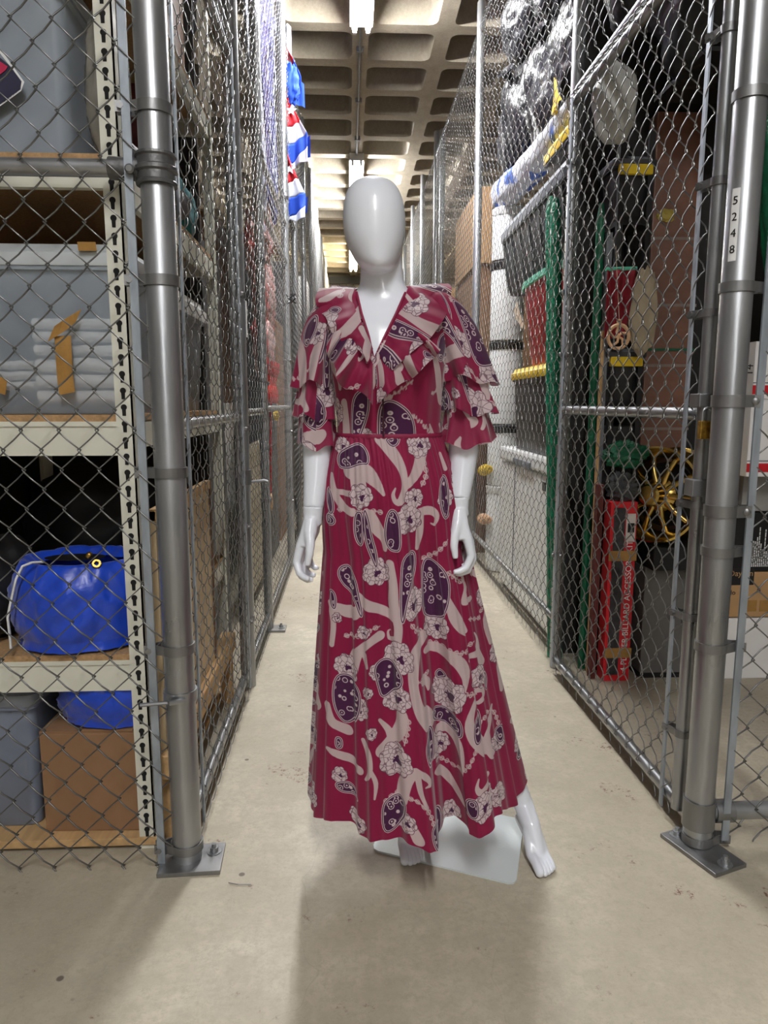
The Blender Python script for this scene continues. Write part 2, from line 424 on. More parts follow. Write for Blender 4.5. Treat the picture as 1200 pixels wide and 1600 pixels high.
def strap(parent, c, r, dirv, reach, hgt=.024, name='tension_band'):
    """flat steel band round a pipe at c, with a tab reaching along dirv, bolted"""
    c = V3(c); d = V3(dirv).normalized(); s = d.cross(V3((0, 0, 1)))
    mb = MB(); n = 20; vs = []
    for h in (-hgt / 2, hgt / 2):
        for rr in (r + .0005, r + .004):
            for k in range(n): a = 2 * PI * k / n; vs.append(c + V3((math.cos(a) * rr, math.sin(a) * rr, h)))
    fs = []
    for k in range(n):
        j = (k + 1) % n
        fs += [(k, n + k, n + j, j), (2 * n + j, 3 * n + j, 3 * n + k, 2 * n + k), (n + k, 3 * n + k, 3 * n + j, n + j), (k, j, 2 * n + j, 2 * n + k)]
    mb.add(vs, fs)
    for sg in (-1, 1):
        off = s * (sg * .011)
        p0 = c + d * (r * .35) + s * (sg * r * .92); p1 = c + d * (r + .018) + off; p2 = c + d * reach + off
        mb.bar(p0, p1, .003, hgt); mb.bar(p1, p2, .003, hgt)
    b = mb.build(name, GALV_D, parent, smooth=30)
    q = c + d * (reach - .012)
    MB().lathe([(.003, -.0), (.009, .001), (.009, .005), (.005, .008)], q + s * .0125, 10, axis=s).build('bolt', GALV_D, b, smooth=40)
    MB().lathe([(.008, 0), (.008, .008)], q - s * .0125, 6, axis=-s).build('nut', GALV_D, b)
    return b
def base_plate(parent, c, a, b, rot, bolts):
    R = Matrix.Rotation(rot, 3, 'Z'); c = V3(c)
    p = MB().box((c.x - a / 2, c.y - b / 2, 0.0), (c.x + a / 2, c.y + b / 2, .012), R, c).build('base_plate', GALV_D, parent, bevel=.0015)
    for (dx, dy) in bolts:
        q = c + R @ V3((dx, dy, 0))
        MB().lathe([(.019, .012), (.019, .0145), (.011, .0146), (.011, .026), (.006, .0262), (.006, .036)], (q.x, q.y, 0), 12).build('anchor_bolt', GALV, p, smooth=30)
def post(label, x, y, r, z1, group=None, plate=None, n=20, z0=0.0):
    t = thing('fence_post', label, 'post', (x, y, 0), group)
    MB().lathe([(r * .6, z0), (r, z0 + .001), (r, z1 - .01), (r * .8, z1), (.001, z1 + r * .25)], (x, y, 0), n, cap=False).build('pole', GALV, t, smooth=40)
    if plate: base_plate(t, (x + plate[3], y + plate[4], 0), plate[0], plate[1], plate[2], plate[5])
    return t

# corner post by the shelving
pl = post('thick corner post beside the beige shelving, bolted to the floor', XL, YF, .0375, 3.8, plate=(.16, .12, .05, .012, -.005, [(.055, .02), (-.055, .04)]))
for z in (1.854, 1.481, 1.034, .59, .048): strap(pl, (XL, YF, z), .0375, (-1, -.12, 0), .082)
# brace clamp with long bolt
b = MB().lathe([(.038, -.014), (.0425, -.014), (.0425, .014), (.038, .014)], (XL, YF, .466), 20, cap=False).build('brace_clamp', GALV, pl, smooth=30)
MB().tube([(XL - .01, YF - .052, .466), (XL - .085, YF - .058, .463)], .0055, 8).build('clamp_bolt', GALV_D, b, smooth=40)
MB().tube([(XL + .02, YF - .04, .466), (XL - .012, YF - .06, .468), (XL - .02, YF - .045, .468)], .007, 8).build('clamp_tongue', GALV, b, smooth=40)
# tee clamp holding the rail
tc = MB().lathe([(.038, -.034), (.046, -.034), (.047, -.028), (.043, -.024), (.043, -.008), (.048, -.004), (.048, .004), (.043, .008), (.043, .024), (.047, .028), (.046, .034), (.038, .034)], (XL, YF, 1.725), 22, cap=False)
tc.tube([(XL - .035, YF, 1.727), (XL - .105, YF + .0, 1.729)], .025, 14)
tc = tc.build('tee_clamp', mat('cast_clamp', S(112, 112, 112), rough=.5, metal=.8, var=.2, scale=40, bump=.2), pl, smooth=40)
MB().lathe([(.011, 0), (.011, .006), (.007, .01)], (XL - .05, YF - .034, 1.717), 10, axis=(0, -1, 0)).build('bolt', GALV_D, tc, smooth=40)

# front panel beside that post
t = thing('chain_link_panel', 'chain link panel stretched in front of the beige shelving', 'fence', (-.9, YF, 0), 'chain link panels')
p0 = at(50, 63, y=YF - .022)
x0 = p0.x - .088 * 8; z0 = .0
zph = (p0.z - z0) % .094
mesh_front(t, YF - .022, x0, -.462, z0, 2.75, zph=zph - .094)
MB().tube([(-1.4, YF, 1.729), (XL - .06, YF, 1.729)], .0195, 14).build('rail', GALV, t, smooth=40)
MB().bar((XL - .062, YF - .024, .012), (XL - .052, YF - .024, 2.7), .019, .006, (0, 1, 0)).build('tension_bar', BAR, t)

def bay(label, x, y0, y1, z1=3.75, rails=(.085, 1.15), rr=.0165, fine=True, group='chain link panels', name='chain_link_panel', z0=.03, sgn=1, top=None, wr=.0019, stiles=False):
    t = thing(name, label, 'gate' if 'gate' in name else 'fence', (x, (y0 + y1) / 2, 0), group if 'gate' not in name else 'cage gates')
    mesh_side(t, x - sgn * .02, y0 + .01, y1 - .01, z0, z1, fine=fine, r=wr)
    nm = ['bottom_rail', 'mid_rail', 'top_rail', 'transom_rail']
    for i, z in enumerate(rails):
        MB().tube([(x, y0, z), (x, y1, z)], rr, 12 if fine else 8).build(nm[min(i, 3)], GALV, t, smooth=40)
    if top: MB().tube([(x - sgn * .01, y0, top), (x - sgn * .01, y1, top)], .004, 6).build('tension_wire', GALV, t, smooth=40)
    if stiles:
        for yy in (y0 + .02, y1 - .02):
            MB().tube([(x, yy, .06), (x, yy, rails[2])], .017, 12).build('stile', GALV, t, smooth=40)
            MB().bar((x - sgn * .024, yy + (.03 if yy < y1 - .5 else -.03), .05), (x - sgn * .024, yy + (.03 if yy < y1 - .5 else -.03), rails[2]), .005, .018, (0, 1, 0)).build('tension_bar', BAR, t)
    return t
# aisle side with the shelving (sgn=-1: mesh on the aisle face)
SEAL = ['first', 'second', 'third', 'fourth', 'fifth', 'sixth', 'seventh', 'eighth', 'ninth']
g = bay('tall cage gate in the fence beside the beige shelving', XL, 1.80, 2.84, rails=(.085, 1.145, 2.46, 2.53), sgn=-1, name='cage_gate', stiles=True, wr=.0016)
q = post('thin post holding the gate beside the shelving', XL, 2.93, .028, 3.85, 'posts on the flag side of the aisle')
for z in (2.0, 1.62, 1.1, .7, .3): strap(q, (XL, 2.93, z), .028, (.15, -1, 0), .07, .02)
MB().tube([(XL + .02, 2.95, .855), (XL + .03, 2.93, .88), (XL + .085, 2.93, .885), (XL + .1, 2.93, .88)], .0065, 8).build('latch_handle', GALV, q, smooth=40)
MB().lathe([(.029, -.03), (.034, -.03), (.034, .03), (.029, .03)], (XL, 2.93, .9), 16, cap=False).build('latch_collar', GALV_D, q, smooth=30)
MB().bar((XL + .031, 2.93, 1.46), (XL + .031, 2.93, 1.6), .0015, .03, (0, 1, 0)).build('paper_tag', INK_W, q)
bay('dense fence bay between the two nearest thin posts', XL, 2.96, 3.66, rails=(.085, 1.16, 2.6), sgn=-1, wr=.0014)
q = post('second thin post on the flag side of the aisle', XL, 3.69, .024, 3.85, 'posts on the flag side of the aisle', plate=(.1, .1, 0, .04, 0, [(.025, 0)]))
for z in (2.4, 1.9, 1.3, .7): strap(q, (XL, 3.69, z), .024, (.15, 1, 0), .06, .018)
bay('fence bay in front of the hanging striped flag', XL, 3.72, 5.16, rails=(.085, 1.17, 2.17, 2.42), sgn=-1, wr=.0012)
q = post('third thin post next to the hanging flags', XL, 5.2, .028, 3.95, 'posts on the flag side of the aisle')
for z in (2.6, 1.9, 1.5, 1.0, .5): strap(q, (XL, 5.2, z), .028, (.15, -1, 0), .06, .02)
ys = [5.2, 6.1, 7.3, 8.8, 10.4, 12.2, 14.2, 16.4]
for i in range(len(ys) - 1):
    bay('far fence bay on the flag side, %s beyond the flags' % SEAL[i], XL, ys[i] + .03, ys[i + 1] - .03, rails=(.085, 1.17, 2.6), fine=False, sgn=-1, wr=.0018)
    post('far fence post on the flag side, %s beyond the flags' % SEAL[i], XL, ys[i + 1], .026, 3.9, 'posts on the flag side of the aisle', n=12)

# aisle side with the gate and bins
pr = post('thick corner post with white number sticker next to the padlocked gate', XR + .005, YF, .0375, 3.8, plate=(.11, .19, .35, .0, -.03, [(.0, -.075), (-.02, .07)]))
for z in (1.91, 1.477, .825, .571, .026): strap(pr, (XR + .005, YF, z), .0375, (1, -.1, 0), .085)
for z in (1.205, .93): strap(pr, (XR + .005, YF, z), .0375, (1, -.3, 0), .07, .03, name='hinge_band')
MB().lathe([(.038, -.04), (.0425, -.04), (.0425, .04), (.038, .04)], (XR + .005, YF, .1), 20, cap=False).build('rail_clamp', GALV_D, pr, smooth=30)
stk = MB(); P = []
for zz in (1.535, 1.7):
    P.append([(XR + .005 + .0385 * math.cos(a), YF + .0385 * math.sin(a), zz) for a in np.linspace(-2.75, -2.25, 6)])
stk.grid(P); stk = stk.build('number_sticker', INK_W, pr)
ang = -2.5; nrm = V3((math.cos(ang), math.sin(ang), 0)); tang = V3((-math.sin(ang), math.cos(ang), 0))
for k, ch in enumerate('5248'):
    text(ch, 'numeral', INK_K, stk, .026, frameM(V3((XR + .005, YF, 1.672 - k * .037)) + nrm * .0392, tang, (0, 0, 1)))

t = thing('chain_link_panel', 'chain link panel in front of the red striped white boxes', 'fence', (1.4, YF, 0), 'chain link panels')
mesh_front(t, YF - .022, XR + .065, 1.75, .02, 2.75, zph=.0)
MB().bar((XR + .068, YF - .026, .03), (XR + .068, YF - .026, 2.7), .019, .006, (0, 1, 0)).build('tension_bar', BAR, t)
MB().tube([(XR + .04, YF, .1), (1.9, YF, .1)], .024, 14).build('bottom_rail', GALV, t, smooth=40)
MB().lathe([(.026, 0), (.031, 0), (.031, .05), (.026, .05)], (XR + .045, YF, .1), 14, axis=(1, 0, 0), cap=False).build('rail_cup', GALV_D, t, smooth=30)

# padlocked gate (mesh on its aisle face)
GX0, GX1 = XR - .005, XR - .03      # near end, far end
g = thing('cage_gate', 'padlocked chain link gate leading to the gold wheel and boxes', 'gate', (XR, 2.4, 0), 'cage gates')
gy0, gy1 = 1.845, 3.0
def gx_(y): return GX0 + (GX1 - GX0) * (y - gy0) / (gy1 - gy0)
mesh_side(g, GX0 - .022, gy0 + .01, gy1 + .01, .03, 2.40, r=.0019, x2=GX1 - .022)
for nm, z, r in (('bottom_rail', .07, .0185), ('mid_rail', 1.172, .0175), ('top_rail', 2.385, .0185)):
    MB().tube([(gx_(gy0), gy0, z), (gx_(gy1), gy1, z)], r, 14).build(nm, GALV, g, smooth=40)
for y in (gy0, gy1):
    MB().tube([(gx_(y), y, .05), (gx_(y), y, 2.40)], .0185, 14).build('stile', GALV, g, smooth=40)
MB().bar((GX0 - .026, gy0 + .05, .03), (GX0 - .026, gy0 + .05, 2.4), .005, .018, (0, 1, 0)).build('tension_bar', BAR, g)
MB().bar((GX1 - .026, gy1 - .045, .05), (GX1 - .026, gy1 - .045, 2.38), .005, .018, (0, 1, 0)).build('tension_bar', BAR, g)
for z in (2.1, 1.75, 1.43, .93, .62, .28): strap(g, (GX0, gy0, z), .0185, (-.5, 1, 0), .06, .02)
for z in (2.15, 1.65, 1.4, 1.08, .55): strap(g, (GX1, gy1, z), .0185, (-.5, -1, 0), .055, .018)
MB().box((GX0 - .03, gy0 - .03, 1.19), (GX0 + .025, gy0 + .025, 1.225)).build('latch_block', GALV_D, g, bevel=.003)
MB().box((GX0 - .032, gy0 - .028, .955), (GX0 + .02, gy0 + .02, 1.0)).build('latch_collar', GALV_D, g, bevel=.003)
MB().add([(GX0 + .0, gy0 - .045, 1.0), (GX0 + .045, gy0 - .11, .955), (GX0 + .045, gy0 - .11, .915), (GX0 + .0, gy0 - .045, .955),
          (GX0 + .004, gy0 - .042, 1.0), (GX0 + .049, gy0 - .107, .955), (GX0 + .049, gy0 - .107, .915), (GX0 + .004, gy0 - .042, .955)],
         [(0, 1, 2, 3), (7, 6, 5, 4), (0, 4, 5, 1), (1, 5, 6, 2), (2, 6, 7, 3), (3, 7, 4, 0)]).build('latch_fork', GALV, g)
for y in (2.15, 2.6): MB().lathe([(.007, 0), (.007, .006)], (gx_(y) - .018, y, 1.172), 8, axis=(-1, 0, 0)).build('rail_tie', GALV_D, g)
# padlock
pk = thing('padlock', 'old brass padlock hanging from the gate latch', 'padlock', (GX0 - .02, gy0 - .035, 1.11))
px_, py_ = GX0 - .012, gy0 - .04
MB().box((px_ - .019, py_ - .009, 1.108), (px_ + .019, py_ + .009, 1.155)).build('lock_body', mat('worn_brass', S(186, 146, 62), rough=.35, metal=.9, var=.5, scale=70), pk, bevel=.002)
MB().tube([(px_ - .012, py_, 1.15)] + [(px_ - .012 * math.cos(a), py_, 1.175 + .014 * math.sin(a)) for a in np.linspace(0, PI, 9)] + [(px_ + .012, py_, 1.15)], .0035, 8).build('shackle', GALV, pk, smooth=40)

# transom above the gate and the fence beyond
t = thing('chain_link_panel', 'chain link transom above the padlocked gate', 'fence', (XR, 2.4, 2.4), 'chain link panels')
mesh_side(t, XR - .02, 1.80, 3.05, 2.46, 3.75)
MB().tube([(XR, 1.77, 2.455), (XR, 3.05, 2.455)], .0185, 14).build('bottom_rail', GALV, t, smooth=40)
q = post('hinge post of the padlocked gate beside the green roll', XR - .0, 3.08, .026, 3.85, 'posts on the bin side of the aisle')
for z in (1.78, 1.0, .35): MB().lathe([(.027, -.02), (.032, -.02), (.032, .02), (.027, .02)], (XR, 3.08, z), 16, cap=False).build('hinge_collar', GALV_D, q, smooth=30)
t = bay('fence bay in front of the white freezer and stacked bins', XR, 3.11, 5.32, rails=(.22,), top=3.75, wr=.0015)
q = post('thin post beyond the white freezer and stacked bins', XR, 5.35, .03, 3.95, 'posts on the bin side of the aisle')
ys = [5.35, 7.87, 9.3, 10.7, 12.2, 14.2, 16.4]
for i in range(len(ys) - 1):
    bay('far fence bay on the bin side, %s beyond the bins' % SEAL[i], XR, ys[i] + .03, ys[i + 1] - .03, rails=(.22,), fine=(i == 0), top=3.75, wr=.002 if i == 0 else .0024)
    post('far fence post on the bin side, %s beyond the bins' % SEAL[i], XR, ys[i + 1], .03, 4.0, 'posts on the bin side of the aisle', n=12)
q = post('dark twin post standing beside a far fence post', XR + .07, 7.95, .03, 4.05, 'posts on the bin side of the aisle', n=12)

# end of the aisle
t = thing('end_fence', 'white diamond lattice fence closing the far end of the aisle', 'fence', (.25, 17, 0))
v, q = chain(XL, XR, .0, 3.95, wu=.16, hz=.2, fine=False, r=.006)
fastmesh('lattice', np.stack([v[:, 0], 17 + v[:, 1], v[:, 2]], 1), q, GALV_D, t)['kind'] = 'stuff'
MB().box((XL, 16.96, 3.92), (XR, 17.06, 4.08)).build('header', DARKGREY, t)
MB().box((XL, 17.2, 0), (XR, 17.24, 3.95)).build('backing_sheet', WALL_W, t)

# ------------------------------------------------------------------ beige shelving behind the first panel
sh = thing('storage_shelf', 'beige boltless steel shelving with keyhole slots and particle boards', 'shelf', (-.9, 2.4, 0))
UX, UY0, UY1, SW = -.535, 1.805, 3.04, .75           # corridor-side upright line, depth range, width
slot0 = None
def upright(x, y, sx, sy, slots):
    global slot0
    m = MB(); w_ = .042; tk = .004
    m.box((min(x, x - sx * w_), y, .0), (max(x, x - sx * w_), y + sy * tk, 2.75)) if sy > 0 else m.box((min(x, x - sx * w_), y - tk, .0), (max(x, x - sx * w_), y, 2.75))
    m.box((min(x, x - sx * tk), min(y, y + sy * .03), .0), (max(x, x - sx * tk), max(y, y + sy * .03), 2.75))
    u = m.build('upright', BEIGE, sh)
    if slots:
        z = .05
        while z < 2.72:
            if slot0 is None:
                mb = MB()
                c = V3((x - sx * w_ * .5, y - .0012, z))
                ring = [(c.x + .0075 * math.cos(a), c.y, c.z + .006 + .0075 * math.sin(a)) for a in np.linspace(-.9, PI + .9, 10)] + [(c.x - .0042, c.y, c.z - .015), (c.x + .0042, c.y, c.z - .015)]
                n = len(ring)
                mb.add(ring + [(a, b + .002, d) for a, b, d in ring], [tuple(range(n - 1, -1, -1)), tuple(range(n, 2 * n))] + [(i, (i + 1) % n, n + (i + 1) % n, n + i) for i in range(n)])
                slot0 = mb.build('keyhole_slot', SLOT, u); s0 = (x, y, z)
            else:
                piece(slot0, 'keyhole_slot', u, (x - s0[0], y - s0[1], z - s0[2]))
            z += .0405
    return u
upright(UX, UY0, 1, 1, True)
upright(UX - SW, UY0, -1, 1, False)
upright(UX, UY1, 1, -1, False)
upright(UX - SW, UY1, -1, -1, False)
for zt in (2.30, 1.765, 1.155, .535):
    hb = .085 if zt < 1.5 else .06
    for y, nm in ((UY0 + .008, 'end_beam'), (UY1 - .03, 'end_beam')):
        m = MB().box((UX - SW + .03, y, zt - hb), (UX - .04, y + .022, zt - .004)); m.box((UX - SW + .03, y - .004, zt - .012), (UX - .04, y + .03, zt)); m.build(nm, BEIGE, sh)
    for x in (UX - .026, UX - SW + .006):
        m = MB().box((x, UY0 + .03, zt - .07), (x + .018, UY1 - .02, zt - .004)); m.build('side_beam', BEIGE, sh)
    MB().box((UX - SW + .01, UY0 + .005, zt), (UX - .01, UY1 - .005, zt + .016)).build('shelf_board', PBOARD, sh)

def tote(name, label, cat, lo, hi, body, lid, group=None, taper=.03, lidh=.03, rim=.012, ribs=0):
    """storage tote: tapered open tub with a rolled rim, and a lid"""
    x0, y0, z0 = lo; x1, y1, z1 = hi; zb = z1 - lidh
    t = thing(name, label, cat, ((x0 + x1) / 2, (y0 + y1) / 2, z0), group)
    cx, cy = (x0 + x1) / 2, (y0 + y1) / 2; hx, hy = (x1 - x0) / 2, (y1 - y0) / 2
    def ring(k, z, r=.03): return [(cx + a, cy + b, z) for a, b in rrect(hx - k, hy - k, r, 4)]
    P = [ring(taper + .03, z0 + .0005), ring(taper + .004, z0 + .0005), ring(taper, z0 + .006), ring(rim, zb - .02), ring(0, zb - .018), ring(0, zb)]
    mb = MB().grid([[*p] for p in P], wrap=True); n = len(P[0]); mb.f.append(tuple(range(n - 1, -1, -1)))
    mb.build('tub', body, t, smooth=35)
    for k in range(ribs):
        yy = y0 + .06 + (y1 - y0 - .12) * k / max(1, ribs - 1)
        MB().bar((x0 + taper - .004, yy, z0 + .02), (x0 + rim - .006, yy, zb - .03), .012, .02, (0, 1, 0)).build('rib', body, t)
    if lid is not None:
        P = [ring(-.004, zb - .008), ring(-.006, zb), ring(-.006, zb + lidh * .5), ring(.006, zb + lidh * .7), ring(.012, z1), ring(.05, z1)]
        mb = MB().grid(P, wrap=True); mb.f.append(tuple(5 * n + k for k in range(n))); mb.f.append(tuple(range(n - 1, -1, -1)))
        mb.build('lid', lid, t, smooth=35)
    return t
def carton(name, label, lo, hi, m, group=None, rot=0, tape=None, flaps=True, cat='box'):
    t = thing(name, label, cat, ((lo[0] + hi[0]) / 2, (lo[1] + hi[1]) / 2, lo[2]), group)
    R = Matrix.Rotation(rot, 3, 'Z')
    pv = ((lo[0] + hi[0]) / 2, (lo[1] + hi[1]) / 2, lo[2])
    MB().box(lo, (hi[0], hi[1], hi[2] - .004), R, pv).build('carton_body', m, t, bevel=.004)
    if flaps:
        ym = (lo[1] + hi[1]) / 2
        MB().box((lo[0] + .001, lo[1] + .001, hi[2] - .004), (hi[0] - .001, ym - .002, hi[2]), R, pv).build('flap', m, t)
        MB().box((lo[0] + .001, ym + .002, hi[2] - .004), (hi[0] - .001, hi[1] - .001, hi[2]), R, pv).build('flap', m, t)
    if tape is not None:
        ym = (lo[1] + hi[1]) / 2
        MB().box((lo[0], ym - .024, hi[2]), (hi[0], ym + .024, hi[2] + .001), R, pv).build('tape', tape, t)
    return t

# clear tote holding white towels
T2 = 1.172
t = tote('clear_tote', 'clear plastic tote of white towels with brown tape, on the middle shelf', 'tote', (-1.02, 1.875, T2), (-.555, 2.42, T2 + .42), CLEAR, CLEARL, taper=.02, lidh=.045)
yf = 1.868
def tape_strip(parent, pts, wd, m=TAPE):
    mb = MB(); P = []
    for p, nx in pts:
        n_ = V3(nx).normalized(); P.append([V3(p) - n_ * wd / 2, V3(p) + n_ * wd / 2])
    mb.grid(P); mb.grid([[b + V3((0, -.0012, 0)) for b in a] for a in P], flip=True); return mb.build('tape', m, parent)
a = lambda u, v, d=0: tuple(at(u, v, y=yf - d))
tape_strip(t, [(a(80, 522, .004), (.5, 0, 1)), (a(95, 512, .009), (.45, 0, 1)), (a(122, 495, .006), (.5, 0, 1))], .042)
tape_strip(t, [(a(98, 525), (1, 0, .05)), (a(100, 560, .004), (1, 0, 0)), (a(102, 590, .002), (1, 0, 0)), (a(105, 615, .003), (1, 0, .2))], .04)
tape_strip(t, [(a(135, 378, .012), (1, 0, 0)), (a(137, 392, .012), (1, 0, 0))], .044)
tape_strip(t, [(a(-5, 600), (.2, 0, 1)), (a(10, 605), (.2, 0, 1))], .04)
def towel(label, c, r, seed):
    mb = MB()
    for k in range(3):
        P = []
        for i in range(13):
            th = 2 * PI * i / 12
        n = 26; rows = []
        for i in range(n):
            u = i / (n - 1); row = []
            for j in range(16):
                th = 2 * PI * j / 16
                hh = r[2] / 3 * .5 * (1 + .15 * noise.noise(V3((u * 4, k, seed))))
                row.append((c[0] - r[0] + 2 * r[0] * u, c[1] + r[1] * math.copysign(abs(math.cos(th)) ** .5, math.cos(th)), c[2] + r[2] / 3 * (k + .5) + .02 * noise.noise(V3((u * 3, k * 2., seed))) * 0.3 + hh * math.copysign(abs(math.sin(th)) ** .6, math.sin(th))))
            rows.append(row)
        mb.grid(rows, wrap=True); m_ = len(mb.v)
        mb.f.append(tuple(range(m_ - 16 * n, m_ - 16 * n + 16))); mb.f.append(tuple(range(m_ - 1, m_ - 17, -1)))
    return tag(mb.build('folded_towel', WHITEF, smooth=60), label, 'towel', 'towels in the clear tote')
towel('folded white towel lying at the bottom of the clear tote', (-.69, 2.02, T2 + .025), (.115, .12, .12), 1)
towel('folded white towel on top of another inside the clear tote', (-.71, 2.03, T2 + .148), (.10, .12, .1), 2)
towel('folded white towel at the far side of the clear tote', (-.89, 2.04, T2 + .06), (.07, .12, .08), 3)

# clear tote with printed label on the shelf above
T3 = 1.782
t = tote('clear_tote', 'tall clear plastic tote with dark printed label on upper shelf', 'tote', (-1.08, 1.88, T3), (-.665, 2.4, T3 + .44), CLEAR, CLEARL, taper=.015, lidh=.045)
pts = [at(u, v, y=1.868) for u, v in ((-60, 95), (0, 90), (18, 105), (34, 128), (33, 140), (22, 150), (-2, 166), (-60, 176))]
n = len(pts); MB().add(pts + [p + V3((0, -.002, 0)) for p in pts], [tuple(range(n)), tuple(range(2 * n - 1, n - 1, -1))] + [(i, n + i, n + (i + 1) % n, (i + 1) % n) for i in range(n)]).build('printed_label', mat('navy_print', S(44, 44, 66), rough=.4), t)
pts = [at(u, v, y=1.865) for u, v in ((-60, 98), (0, 96), (12, 104), (9, 110), (-3, 119), (-60, 122))]
n = len(pts); MB().add(pts + [p + V3((0, -.0015, 0)) for p in pts], [tuple(range(n)), tuple(range(2 * n - 1, n - 1, -1))]).build('label_picture', mat('pink_print', S(196, 44, 84), rough=.4), t)
pts = [at(u, v, y=1.866) for u, v in ((-60, 60), (2, 78), (38, 128), (33, 142), (0, 166), (-60, 186), (-60, 178), (-2, 164), (31, 140), (34, 127), (-1, 82), (-60, 66))]
n = len(pts); MB().add(pts, [(i, i + 1, n - 2 - i, n - 1 - i) for i in range(n // 2 - 1)]).build('label_border', INK_W, t)
# bag of clear film beside it
o = MB().blob((-.605, 1.98, T3 + .20), (.05, .085, .2), 11, .18, 2.2, fl=.96).build('plastic_bag', mat('crinkled_film', S(150, 146, 134), rough=.2, alpha=.75, bump=.7, bscale=20, spec=.8), smooth=60)
tag(o, 'crinkled clear plastic bag squeezed between upper tote and upright', 'bag')
# pale grey tote further in
t = tote('pale_tote', 'pale grey tote with white rounded rim deeper on the middle shelf', 'tote', (-1.0, 2.50, T2), (-.57, 2.97, T2 + .41), GREYP, WHITEP, lidh=.06)
carton('dark_box', 'brown carton behind the pale tote on the middle shelf', (-1.0, 2.45, 1.785), (-.72, 2.75, 1.98), CARD, flaps=True)
o = MB().blob((-.66, 2.82, 1.90), (.09, .13, .13), 5, .16, 2, fl=.9).build('fabric_bundle', TEALF, smooth=60); tag(o, 'dark teal fabric bundle on the upper shelf', 'fabric')
o = MB().tube([(-.60, 2.0, 1.84), (-.585, 2.6, 1.87)], .05, 18).build('cardboard_tube', mat('grey_tube', S(86, 86, 90), rough=.6), smooth=40); tag(o, 'dark grey tube lying along the upper shelf', 'tube')
carton('maroon_box', 'narrow maroon box standing deep on the upper shelf', (-.705, 2.45, T3 + .001), (-.66, 2.75, T3 + .42), MAROON, flaps=False)
carton('dark_box', 'dark brown carton on the top shelf of the beige unit', (-1.1, 1.95, 2.317), (-.6, 2.9, 2.7), WOOD_D)

# blue bags
def blue_bag(label, c, r, seed, opening=True, fl=.8):
    t = thing('drawstring_bag', label, 'bag', (c[0], c[1], c[2] - r[2] * fl), 'blue drawstring bags')
    n, m = 72, 40; P = []
    off = V3((seed * 5.1, seed * 2.7, 0))
    for i in range(m + 1):
        v = i / m; row = []
        for k in range(n):
            ph = 2 * PI * k / n; cs, sn = math.cos(ph), math.sin(ph)
            z = -fl + (fl + .95) * v
            if v < .08: rr = .55 + .4 * (v / .08) ** .6; z = -fl + .04 * (v / .08)
            else: rr = max(.0, 1 - abs(z * .86) ** 2.6) ** .5
            if opening and v > .9: rr = max(rr, .34); z = .83 - (v - .9) * 2.2
            gather = (.05 + .02 * math.sin(3 * ph)) * max(0, v - .45) * math.cos(17 * ph + 3 * noise.noise(V3((cs, sn, v)) * 1.5 + off))
            wr = .07 * noise.noise(V3((cs * 1.6, sn * 1.6, v * 2.2)) + off) + .075 * (1 - 2 * abs(noise.noise(V3((cs * 3.2, sn * 3.2, v * 2.2)) + off))) + .04 * (1 - 2 * abs(noise.noise(V3((cs * 6, sn * 6, v * 4.5)) + off)))
            k_ = rr * (1 + gather + wr)
            row.append((c[0] + cs * r[0] * k_, c[1] + sn * r[1] * k_, c[2] + r[2] * z + .02 * wr))
        P.append(row)
    MB().grid(P, wrap=True).build('sack', BLUE, t, smooth=75)
    return t
b1 = blue_bag('blue drawstring bag with dark mouth and white cord on the low shelf', (-.735, 1.95, .672), (.175, .158, .148), 1)
c = V3((-.745, 1.925, .783))
MB().lathe([(.0, 0), (.062, .004)], c, 24, sx=1.3, sy=.75, cap=False).build('mouth_lining', BLACK, b1)  # flat black disc laid inside the bag opening
gm = at(151, 881, y=1.83)
MB().lathe([(.0045, 0), (.006, .004), (.011, .004), (.0125, 0)], gm, 20, axis=(.2, -.8, .55), cap=False).build('grommet', BRASS, b1, smooth=50)
MB().lathe([(.004, 0), (.008, .002), (.008, .012), (.004, .016)], at(137, 870, y=1.85), 12, axis=(.6, -.3, .6)).build('cord_stop', BRASS, b1, smooth=50)
MB().tube([at(u, v, y=yy) for u, v, yy in ((68, 878, 1.84), (50, 879, 1.815), (35, 885, 1.80), (25, 905, 1.79), (17, 940, 1.785), (12, 965, 1.785), (16, 1000, 1.785), (17, 1013, 1.785))], .0035, 6).build('drawstring', WHITE_CORD, b1, smooth=60)
MB().blob(at(111, 988, y=1.805), (.006, .004, .008), 3, .2).build('scuff_patch', mat('worn_tan', S(150, 110, 90)), b1, smooth=60)
b2 = blue_bag('slumped blue bag on the cardboard box under the low shelf', (-.645, 1.955, .405), (.165, .13, .105), 4, opening=False, fl=.7)
# floor items of the cage
o = MB().box((-1.3, 1.80, .012), (-.53, 2.9, .034)).build('floor_board', WOOD, bevel=.002); tag(o, 'pale wooden board lying on the floor under the shelving', 'board')
MB().box((-1.3, 1.83, 0), (-.55, 1.9, .012)).build('batten', WOOD, o); MB().box((-1.3, 2.7, 0), (-.55, 2.78, .012)).build('batten', WOOD, o)
bx = carton('cardboard_box', 'brown cardboard box on the floor board under the blue bag', (-.835, 1.838, .034), (-.568, 2.24, .325), CARD, rot=-.03)
MB().box((-.72, 1.835, .326), (-.585, 1.99, .331), Matrix.Rotation(-.04, 3, 'Z')).build('loose_flap', CARD, bx)
t = tote('blue_grey_tote', 'blue grey plastic tote with pale lid on the floor board', 'tote', (-1.2, 1.85, .034), (-.85, 2.35, .452), TOTEB, GREYP, lidh=.05, taper=.02)
o = tag(MB().blob((-.99, 2.0, .685), (.11, .15, .14), 21, .15, 2.0, fl=.95).build('black_sack', BLACK, smooth=60), 'black sack slumped next to the blue bag on the low shelf', 'sack')
